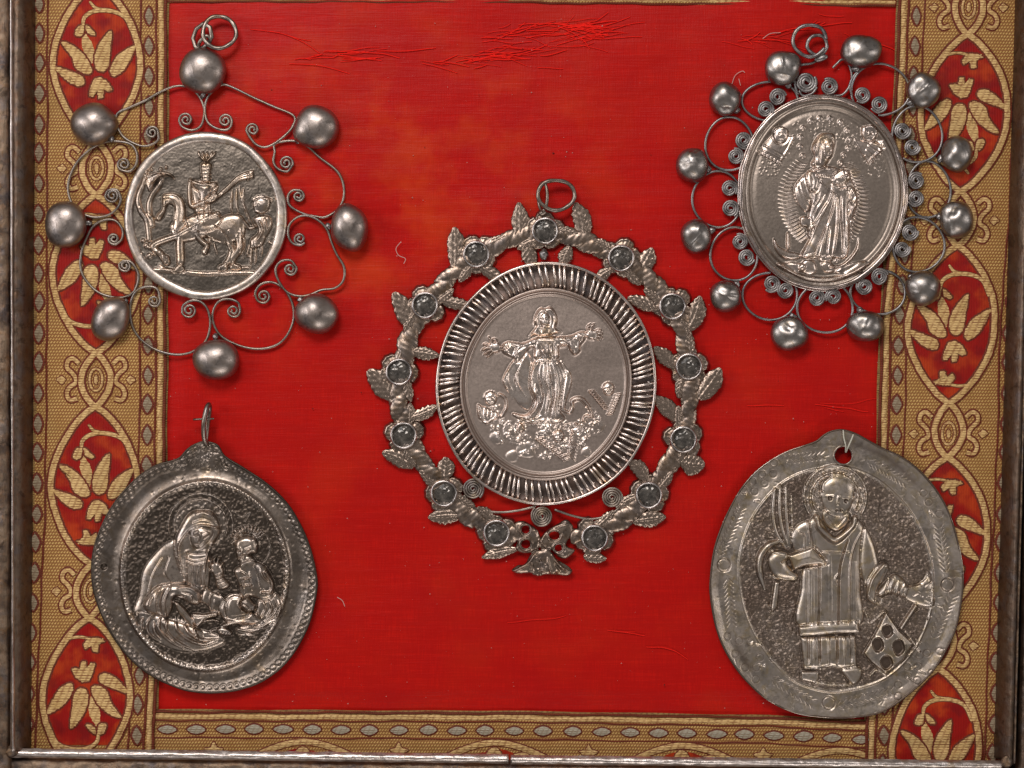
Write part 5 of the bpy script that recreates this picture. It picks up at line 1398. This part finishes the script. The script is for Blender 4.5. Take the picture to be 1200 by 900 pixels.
# sleeve and forearm
R.poly([(152, 575), (190, 520), (240, 488), (330, 484), (390, 495), (414, 530), (412, 575), (375, 580), (330, 555), (295, 545), (285, 600), (258, 640), (205, 625), (165, 605)], 7.4, 30)
for pts, h in (([(240, 492), (215, 550), (222, 618)], 2.2), ([(262, 488), (236, 555), (240, 632)], -2.4), ([(285, 488), (256, 560), (258, 636)], 2.2), ([(310, 505), (360, 500), (395, 520), (405, 560)], 1.8), ([(350, 540), (352, 575)], -2.0), ([(375, 538), (380, 578)], 1.8), ([(300, 538), (340, 540)], -2.2), ([(200, 540), (180, 580)], 1.6), ([(330, 520), (370, 530), (395, 560)], -1.6)):
    R.line(pts, 9, h, taper=(.5, .7))
R.poly([(288, 560), (312, 566), (350, 600), (390, 650), (388, 684), (362, 672), (315, 620)], 6.4, 14, smooth=False)
R.line([(312, 572), (350, 612), (388, 660)], 6, 1.6)
R.poly([(376, 618), (430, 620), (488, 612), (490, 632), (440, 645), (400, 682), (384, 655)], 6.0, 12)
R.line([(385, 632), (440, 634), (486, 624)], 6, -1.4); R.line([(390, 690), (420, 660), (470, 650), (498, 655)], 9, 2.6); R.line([(400, 700), (440, 708), (490, 690)], 10, 2.2)
# child
R.poly([(130, 615), (250, 640), (380, 680), (500, 720), (520, 755), (430, 790), (320, 792), (220, 752), (160, 700)], 2.8, 34)
R.poly([(690, 540), (755, 525), (785, 580), (762, 650), (700, 692), (620, 716), (575, 692), (650, 640)], 2.8, 24)
R.poly([(575, 345), (570, 305), (585, 275), (625, 262), (665, 275), (680, 310), (672, 345), (640, 350), (615, 385), (588, 382)], 8.4, 24)
R.line([(590, 335), (602, 330)], 7, -2.4); R.line([(630, 338), (645, 325)], 7, -2.2); R.line([(605, 328), (606, 350)], 7, 1.8); R.line([(595, 366), (610, 362)], 6, -2.0); R.line([(620, 322), (648, 312)], 5, 1.2); R.line([(586, 322), (600, 318)], 5, 1.2)
for x, y in ((570, 290), (580, 272), (600, 264), (665, 280), (662, 262), (680, 300), (560, 300)): R.dot(x, y, 9, 1.6)
R.poly([(596, 365), (640, 352), (672, 385), (668, 420), (600, 425)], 6.0, 14)
R.poly([(566, 425), (600, 395), (642, 378), (695, 392), (730, 430), (752, 485), (742, 545), (700, 560), (650, 545), (604, 555), (585, 480)], 5.6, 30)
for pts in ([(600, 425), (625, 445), (610, 480), (615, 520)], [(640, 430), (645, 470), (650, 510)], [(598, 460), (650, 455)], [(600, 490), (655, 488)], [(690, 410), (700, 450), (735, 480)]): R.line(pts, 9, 1.7, taper=(.6, .6))
R.line([(660, 400), (680, 450), (690, 500)], 6, -1.6)
R.line([(715, 430), (742, 480), (735, 520), (700, 522)], 20, 7.2, mode='max')
for k in range(4): R.line([(690 + 7 * k, 500 + 3 * k), (688 + 8 * k, 522 + 3 * k)], 4, -1.3)
R.poly([(500, 600), (520, 560), (550, 532), (600, 535), (618, 590), (660, 620), (690, 655), (640, 672), (560, 668), (520, 650)], 5.4, 24)
R.poly([(538, 560), (560, 538), (600, 545), (612, 590), (640, 620), (600, 640), (545, 640), (530, 600)], 6.4, 20)
R.poly([(600, 560), (632, 538), (668, 580), (664, 604), (630, 612), (606, 590)], 7.2, 8, smooth=False)
R.line([(612, 575), (650, 600)], 5, -1.4); R.line([(625, 552), (662, 590)], 5, 1.3); R.line([(600, 545), (588, 580), (605, 605)], 7, 1.6)
R.line([(530, 560), (490, 520), (462, 540), (456, 590)], 8, 1.7); R.line([(480, 560), (475, 600)], 6, 1.2)
R.line([(510, 680), (550, 665), (610, 655), (672, 660)], 20, 5.8, mode='max', taper=(.8, .6))
R.line([(530, 640), (580, 650), (640, 640)], 14, 5.0, mode='max')
R.poly([(490, 690), (515, 680), (545, 690), (562, 710), (545, 722), (505, 715)], 6.0, 10)
for k in range(4): R.line([(512 + 12 * k, 702 + 2 * k), (510 + 12 * k, 720)], 4, -1.2)
# drapery below and to the right
for pts in ([(185, 640), (168, 680), (185, 720), (230, 750)], [(230, 640), (225, 690), (270, 740), (335, 780)], [(262, 650), (262, 700), (310, 750), (380, 785)], [(300, 640), (310, 690), (350, 730), (420, 760), (490, 745)], [(340, 670), (370, 710), (430, 740), (500, 735)], [(150, 640), (140, 670), (150, 700)], [(385, 690), (410, 740)], [(200, 660), (205, 700), (232, 735)]):
    R.line(pts, 15, 3.2, taper=(.6, .3))
R.poly([(240, 650), (330, 650), (420, 700), (420, 750), (330, 745), (265, 705)], 2.2, 30, mode='add')
for pts in ([(750, 545), (765, 590), (745, 630), (705, 655)], [(730, 560), (740, 600), (715, 635)], [(770, 560), (780, 600), (760, 640)], [(700, 560), (712, 600), (690, 640)], [(640, 680), (690, 680), (740, 655)], [(580, 690), (640, 700), (700, 690)], [(600, 720), (660, 718)], [(650, 600), (680, 620)]):
    R.line(pts, 11, 2.0, taper=(.5, .4))
R.line([(560, 150), (600, 180), (640, 160), (620, 200)], 6, 1.0, mark=.4)
# raised oval border of little beads, stamped circles round the edge
for k in range(96):
    a = 2 * pi * k / 96
    rr_ = inner(a) * .975
    R.v = (0, 0, 1.0)
    x, y = cx4 + rr_ * cos(a), cy4 + rr_ * sin(a)
    R.ringmark(x, y, 2.4, 1.3, .55, mark=1)
out4 = outline([(350, 142), (388, 152), (410, 185), (470, 222), (540, 270), (602, 335), (652, 430), (679, 530), (677, 600), (652, 690), (600, 780), (530, 840), (440, 873), (350, 879), (270, 865), (170, 812), (95, 735), (42, 635), (20, 540), (27, 450), (68, 350), (130, 270), (200, 215), (272, 192), (300, 165), (322, 150)], (100, 460, 2.5), (cx4, cy4))
k = 0; a = 0.0
while a < 2 * pi:
    rr_ = out4(a) - 6.5
    x, y = cx4 + rr_ * cos(a), cy4 + rr_ * sin(a)
    R.ringmark(x, y, 3.3, 1.5, -.6, mark=-.3); R.dot(x, y, 1.8, .4, mark=None)
    a += 8.0 / rr_; k += 1
g = random.Random(33)
for _ in range(60):
    x, y = 240 + g.uniform(-26, 26), 538 + g.uniform(-12, 12)
    R.ringmark(x, y, 2.2, 1.2, g.choice([.5, -.5]))
for _ in range(130):
    a = g.uniform(0, 6.28); rr_ = inner(a) * g.uniform(1.04, 1.22); x, y = cx4 + rr_ * cos(a), cy4 + rr_ * sin(a)
    R.dot(x, y, g.uniform(1.2, 3), g.choice([-.4, -.25, -.3]), mark=None)
R.dot(122, 664, 4, -2.2, mark=0)
R.H = blur(R.H, .7); R.M = blur(R.M, 1.1)
def shp4(rn, th, x, y):
    q = np.hypot(x - cx4, y - cy4) / inner(np.arctan2(y - cy4, x - cx4))
    return 3.6 * np.exp(-((q - .985) / .03) ** 2) + 1.4 * (1 - np.clip(q, 0, 1) ** 2) - 2.6 * np.exp(-((q - 1.12) / .09) ** 2) + 2.4 * np.clip((rn - .9) / .1, 0, 1) - 1.4 * np.clip((rn - .985) / .015, 0, 1)
plate('relief_plate', R, cx4, cy4, out4, M['silver_mother'], m4, 8.5, shape=shp4)
tube_obj('bail', spline([(243, 521, 12), (241, 512, 19), (241.5, 496, 25), (244, 480, 22), (246, 474, 15), (246, 480, 9), (243, 500, 6), (241, 520, 7)], 8), 2.9, M['wire'], m4, 10, label='upright silver hanging loop')
tube_obj('pin', [(228, 491.5, 15), (238, 491, 16), (252, 490.5, 15)], 1.3, M['wire'], m4, 6)
rim_ring('edge_lip', cx4, cy4, out4, -1.0, 1.3, 9.4, M['silver_mother'], m4, wob=.15)

# ------------------------------------------------------------------ medal 5: the deacon with the gridiron
m5 = empty('pendant_medal', 'pale grey medal of a standing robed man with book and gridiron, tied with string', 'medal', 979, 676)
R = Relief(825, 500, 1135, 845)
R.view(825, 495, 2.571)
cx5, cy5 = 979.5, 677
inn5 = outline([(395, 136), (300, 150), (220, 195), (150, 280), (112, 380), (106, 480), (130, 590), (185, 690), (260, 770), (350, 805), (430, 806), (540, 772), (620, 700), (672, 600), (688, 490), (672, 380), (620, 270), (540, 185), (460, 142)], (825, 495, 2.571), (cx5, cy5))
dx_, dy_ = R.X - cx5, R.Y - cy5
rho5 = np.hypot(dx_, dy_) / inn5(np.arctan2(dy_, dx_))
mat_ = np.clip(vn(R.H.shape, 4, 61) - .3, 0, 1) * 1.3 + np.clip(vn(R.H.shape, 7, 62) - .55, 0, 1) * 2.6
R.H += np.where(rho5 < .985, mat_, (vn(R.H.shape, 5, 63) - .5) * .06 + (vn(R.H.shape, 44, 64) - .5) * 1.0)
band = np.clip(1 - np.abs(rho5 - 1.22) / .07, 0, 1) * np.clip(vn(R.H.shape, 90, 67) * 2.4 - .9, 0, 1)     # brown tarnish that crept in along the edge
R.M += np.where(rho5 > .985, 1 - .75 * band, .25 * vn(R.H.shape, 50, 66))
g = random.Random(71)
for _ in range(120):           # short crisp hammer marks on the ground
    x, y = g.uniform(120, 680), g.uniform(180, 780)
    R.line([(x, y), (x + g.uniform(-9, 9), y + g.uniform(-6, 6)), (x + g.uniform(4, 14), y + g.uniform(-8, 8))], 3.6, g.uniform(.8, 1.8), mark=.45)
for _ in range(3): pass
# halo
R.poly([(395 + 95 * cos(a), 228 + 92 * sin(a)) for a in np.linspace(0, 2 * pi, 24, endpoint=False)], .6, 6, mode='add', mark=.5)
for r0, h in ((94, 2.2), (76, -1.2), (68, 1.6)): R.ringmark(394, 224, r0, 8, h, mark=.9, a0=pi * .82, a1=pi * 2.18)
# palm branch
for pts in ([(212, 200), (206, 270), (216, 330), (246, 378)], [(228, 190), (226, 260), (234, 320), (252, 372)], [(245, 195), (246, 270), (252, 330), (258, 376)]): R.line(pts, 13, 3.2, mode='max', taper=(.7, .6))
R.line([(262, 220), (264, 300), (262, 360)], 7, 1.6)
# undertunic arms and dalmatic
R.poly([(268, 380), (262, 340), (280, 308), (318, 290), (340, 285), (345, 400), (300, 420)], 4.4, 20)
R.line([(285, 330), (300, 340), (300, 380)], 6, 1.5); R.line([(310, 300), (316, 360)], 6, 1.5)
R.poly([(318, 298), (345, 285), (395, 350), (446, 288), (482, 318), (474, 400), (470, 500), (466, 612), (285, 615), (290, 500), (296, 440), (330, 400)], 5.6, 20)
R.poly([(482, 316), (505, 350), (520, 400), (524, 440), (500, 480), (492, 500), (472, 460), (470, 380)], 5.2, 18)
for pts, w, h in (([(345, 390), (345, 500), (342, 605)], 7, -1.8), ([(352, 388), (400, 390), (432, 388)], 5, -1.6), ([(432, 350), (415, 400), (404, 460), (402, 605)], 7, -2.4), ([(470, 330), (446, 380), (436, 450), (434, 605)], 6, 1.8), ([(376, 400), (378, 605)], 12, .5), ([(310, 420), (308, 605)], 8, -1.3), ([(325, 440), (324, 605)], 10, .6), ([(452, 420), (452, 605)], 10, .6), ([(400, 455), (392, 470), (398, 488)], 6, 1.6)):
    R.line(pts, w, h, taper=(.7, .9))
# collar
R.line([(336, 285), (342, 312), (365, 335), (392, 352), (425, 332), (448, 308), (452, 288)], 20, 7.4, mode='max')
R.line([(332, 296), (342, 325), (392, 364), (444, 322), (458, 300)], 5, -1.8)
R.poly([(360, 262), (430, 262), (432, 300), (395, 328), (360, 300)], 4.0, 12)
R.line([(368, 285), (395, 312), (422, 285)], 5, -1.2)
# head: round, broad, with drilled eyes
R.poly([(350, 218), (352, 188), (370, 168), (400, 160), (430, 168), (448, 190), (450, 222), (442, 250), (428, 272), (402, 283), (374, 272), (356, 248)], 6.5, 24, dome=.45)
R.line([(356, 206), (358, 184), (378, 166), (402, 160), (428, 166), (446, 188), (448, 210)], 7, 1.0)
R.dot(377, 228, 7, -2.6, mark=-.25); R.dot(425, 236, 6.5, -2.4, mark=-.25); R.line([(366, 220), (388, 219)], 4, .8); R.line([(415, 226), (436, 228)], 4, .8)
R.line([(402, 224), (400, 244)], 9, 1.0); R.line([(405, 228), (404, 238)], 4, -.9, mark=-.5)
R.dot(398, 265, 4.5, -1.8, mark=-.2); R.dot(411, 265, 4.5, -1.8, mark=-.2); 
# cuff, hand, book, maniple
R.line([(222, 358), (190, 372), (168, 405), (166, 450), (182, 502)], 22, 6.0, mode='max', taper=(.7, .4))
R.poly([(190, 410), (212, 385), (245, 388), (256, 402), (248, 420), (262, 440), (282, 460), (272, 475), (225, 470), (200, 450)], 7.0, 22)
R.line([(206, 388), (240, 392), (252, 404)], 12, 1.6); R.line([(246, 412), (232, 420)], 5, -1.6); R.line([(200, 462), (240, 474), (276, 472)], 6, 1.5)
R.poly([(250, 398), (322, 374), (345, 398), (370, 425), (300, 432), (268, 446)], 7.4, 8, smooth=False)
R.line([(322, 376), (346, 405), (368, 424)], 7, 1.8, smooth=False); R.line([(282, 444), (365, 428)], 5, 1.6, smooth=False); R.line([(330, 372), (352, 390), (366, 412)], 4, -1.2)
R.poly([(210, 478), (228, 478), (220, 555), (204, 572), (198, 562)], 4.6, 8, smooth=False)
# right arm with wrapped sleeve, hand
R.poly([(484, 510), (494, 465), (532, 420), (556, 430), (540, 470), (522, 500), (516, 545), (492, 535)], 7.0, 18)
R.line([(490, 520), (505, 470), (540, 425)], 7, 1.8); R.line([(512, 540), (520, 500), (548, 440)], 5, -1.6)
R.poly([(520, 512), (545, 478), (572, 455), (600, 472), (615, 500), (604, 528), (560, 515), (530, 525)], 6.4, 20)
for k in range(3): R.line([(556 + 18 * k, 470 + 8 * k), (548 + 18 * k, 492 + 8 * k), (544 + 20 * k, 512 + 5 * k)], 5, -2.0); R.line([(566 + 18 * k, 468 + 8 * k), (556 + 18 * k, 512 + 5 * k)], 6, 1.0)
R.poly([(604, 495), (640, 488), (660, 470), (672, 452), (680, 470), (688, 500), (694, 545), (672, 556), (640, 548), (602, 528)], 3.4, 22)
for pts in ([(655, 478), (676, 458)], [(662, 492), (684, 478)], [(668, 508), (690, 502)], [(670, 524), (692, 526)], [(662, 538), (684, 548)]): R.line(pts, 4, -1.0)
R.line([(628, 520), (645, 512), (655, 522)], 4, -1.4); R.line([(610, 500), (650, 490)], 6, 1.3); R.line([(520, 545), (530, 545), (536, 530)], 6, 1.4)
# hem, alb, shoes
R.poly([(280, 612), (340, 604), (400, 602), (462, 598), (468, 632), (400, 634), (330, 640), (284, 642)], 7.0, 9, smooth=False)
R.line([(284, 640), (340, 638), (400, 634), (466, 630)], 6, 1.5)
R.poly([(288, 645), (455, 640), (460, 735), (420, 742), (380, 734), (340, 742), (298, 742)], 5.2, 14, smooth=False)
for x, h in ((312, -1.8), (345, -2.6), (398, -2.6), (440, -1.6), (328, 1.2), (372, 1.4), (420, 1.2)): R.line([(x, 645), (x + 1, 690), (x, 728)], 8, h, taper=(1, .4))
R.line([(300, 738), (345, 742), (385, 734), (425, 742), (456, 734)], 6, 1.6)
R.poly([(290, 748), (345, 748), (345, 772), (330, 785), (290, 775)], 3.2, 9, smooth=False)
R.poly([(412, 742), (470, 736), (472, 768), (448, 790), (424, 765)], 5.0, 12)
R.line([(330, 782), (380, 788), (440, 790)], 9, 1.8)
# gridiron: a lattice with open diamonds
R.poly([(546, 568), (586, 625), (628, 664), (600, 712), (545, 758), (500, 720), (478, 694), (510, 640)], 5.0, 6, smooth=False)
for c in [(549, 627, 20, 24), (521, 668, 21, 27), (583, 676, 22, 30), (547, 722, 23, 27)]:
    P = [(c[0] + c[2] * cos(a) * (.9 if k % 2 else 1.05) * .85, c[1] + c[3] * sin(a) * .85) for k, a in enumerate(np.linspace(.3, .3 + 2 * pi, 8, endpoint=False))]
    R.poly(P, .3, 3, mode='cut', mark=-.05); R.line(P + P[:1], 4, 1.5)
R.line([(592, 618), (610, 590), (635, 552)], 13, 4.6, mode='max')
R.line([(500, 760), (520, 745), (545, 760)], 8, 2); R.line([(480, 560), (492, 590), (500, 605), (540, 570)], 6, 1.8)
R.line([(606, 630), (650, 690)], 5, 1.2)
# inner oval line, then engraving on the broad border
R.v = (0, 0, 1.0)
t = np.linspace(0, 2 * pi, 160)
R.line(np.column_stack([cx5 + inn5(t) * np.cos(t), cy5 + inn5(t) * np.sin(t)]), 2.8, 1.5, smooth=False)
R.view(825, 495, 2.571)
for (x, y) in [(70, 645), (105, 657), (140, 662), (93, 697), (168, 707), (123, 738), (155, 773), (157, 737), (118, 203), (146, 178), (175, 156), (210, 122), (208, 155), (152, 208), (182, 184), (672, 695), (710, 690), (646, 735), (612, 735), (686, 755), (615, 765), (642, 778), (585, 790), (585, 825), (650, 702), (676, 240), (660, 212), (708, 275), (690, 215)]:
    R.ringmark(x, y, 11, 3.2, -.4, mark=-.15)
for (x, y) in [(60, 430), (733, 489), (375, 844)]:
    R.ringmark(x, y, 19, 4.2, -1.0, mark=-.2)
def feather(x0, y0, x1, y1, n, L, sd=1):
    for k in range(n):
        f = k / (n - 1.); x, y = x0 + (x1 - x0) * f, y0 + (y1 - y0) * f
        a = math.atan2(y1 - y0, x1 - x0)
        for s_ in (1, -1):
            b = a + s_ * .55 * sd
            R.line([(x + 3 * cos(a + s_ * 1.57), y + 3 * sin(a + s_ * 1.57)), (x + L * cos(b) + 5 * cos(a + s_ * 1.57), y + L * sin(b) + 5 * sin(a + s_ * 1.57))], 3.2, -.6, mark=-.25, taper=(.5, 1))
feather(45, 400, 108, 265, 12, 17); feather(72, 470, 82, 600, 11, 17); feather(205, 770, 318, 840, 9, 18); feather(400, 852, 560, 812, 11, 18)
feather(690, 650, 745, 530, 10, 18); feather(728, 450, 708, 320, 10, 17); feather(245, 112, 350, 100, 9, 15); feather(495, 115, 600, 178, 10, 18)
for _ in range(200):
    a = g.uniform(0, 6.28); q = g.uniform(1.03, 1.3)
    x, y = cx5 + inn5(a) * q * cos(a), cy5 + inn5(a) * q * sin(a)
    R.v = (0, 0, 1.0); b = g.uniform(0, 3)
    R.line([(x, y), (x + g.uniform(2, 9) * cos(b), y + g.uniform(2, 9) * sin(b))], .9, g.choice([-.4, .25]), mark=None)
R.H = blur(R.H, .7); R.M = blur(R.M, .9)
out5 = outline([(415, 21), (455, 33), (490, 52), (530, 73), (590, 100), (650, 145), (700, 205), (740, 280), (766, 370), (779, 450), (776, 520), (760, 610), (730, 682), (690, 747), (620, 815), (540, 868), (470, 886), (380, 889), (280, 876), (200, 841), (150, 802), (98, 745), (58, 680), (30, 600), (17, 500), (25, 400), (48, 320), (75, 260), (110, 200), (150, 152), (200, 113), (250, 86), (300, 69), (338, 55), (358, 38), (382, 25)], (825, 495, 2.571), (cx5, cy5))
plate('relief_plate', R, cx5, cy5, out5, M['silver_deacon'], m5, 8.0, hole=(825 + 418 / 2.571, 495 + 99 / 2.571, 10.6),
      shape=lambda rn, th, x, y: -1.8 * np.exp(-((rn - .9) / .07) ** 2) * (1 + .8 * np.sin(th * 2 + 1)) + 1.6 * np.clip((rn - .93) / .07, 0, 1) + 1.0 * np.sin(th * 3 + 2) * rn ** 2)
rim_ring('edge_lip', cx5, cy5, out5, -.7, 1.2, 9.0, M['silver_deacon'], m5, wob=.2)
ringof('hole_lip', 825 + 418 / 2.571, 495 + 99 / 2.571, 11, 1.3, 9.0, M['wire'], m5, 2, sides=8)
st = empty('string_loop', 'thin white string tied through the hole of the medal with the gridiron', 'string', 990, 515)
for pts in ([(987, 504, 13), (987.5, 512, 13.5), (990, 522, 12), (991, 530, 5)], [(999, 509, 12), (996, 516, 13.5), (993, 523, 12.5), (991.5, 530, 5)]):
    tube_obj('strand', spline(pts, 6), .85, M['string'], st, 6, ridge=beaded(.12))

# ------------------------------------------------------------------ dust, lint and crumbs on the silk (too many to count)
def specks(name, n, rmin, rmax, mat, seed, box, label):
    g = np.random.default_rng(seed)
    base = np.array([(1, 0, -.5), (-.5, .87, -.5), (-.5, -.87, -.5), (0, 0, 1)])
    x = g.uniform(box[0], box[2], n); y = g.uniform(box[1], box[3], n)
    r = rmin + (rmax - rmin) * g.random(n) ** 3; a = g.uniform(0, 6.3, n)
    V = np.empty((n, 4, 3))
    V[..., 0] = x[:, None] + r[:, None] * (base[:, 0] * np.cos(a)[:, None] * 1.3 - base[:, 1] * np.sin(a)[:, None] * .7)
    V[..., 1] = y[:, None] + r[:, None] * (base[:, 0] * np.sin(a)[:, None] + base[:, 1] * np.cos(a)[:, None])
    V[..., 2] = 2.6 + r[:, None] * base[:, 2]
    f = np.array([(0, 1, 2), (0, 3, 1), (1, 3, 2), (2, 3, 0)])
    F = (np.arange(n)[:, None, None] * 4 + f[None]).reshape(-1, 3)
    me = mesh(name, V.reshape(-1, 3), F, mat, None, (600, 450), False)
    o = bpy.data.objects.new(name, me); col.objects.link(o)
    o['kind'] = 'stuff'; o['label'] = label; o['category'] = 'dust'
    return o
specks('dust', 650, .28, 1.0, M['dust'], 5, (190, 20, 1030, 835), 'fine pale dust specks scattered over the red silk')
specks('crumbs', 60, .4, 1.5, M['dark_lint'], 6, (190, 8, 1040, 830), 'tiny dark crumbs scattered over the red silk')
chunks = []
for pts in ([(470, 283), (464, 291), (467, 299), (475, 303), (473, 309)], [(858, 98), (862, 88), (870, 83), (873, 85)], [(894, 45), (903, 39), (915, 38)], [(868, 100), (866, 92)], [(300, 232), (306, 236)], [(395, 700), (401, 704), (404, 711)]):
    V, F, C = tube(z3(spline(pts, 6), 3.2), .35, 5); chunks.append((V[:-2], F))
V, F = join(chunks)
o = bpy.data.objects.new('lint', mesh('lint', V, F, M['dust'], None, (600, 450))); col.objects.link(o)
o['kind'] = 'stuff'; o['label'] = 'a few pale curled lint fibres lying on the red silk'; o['category'] = 'lint'
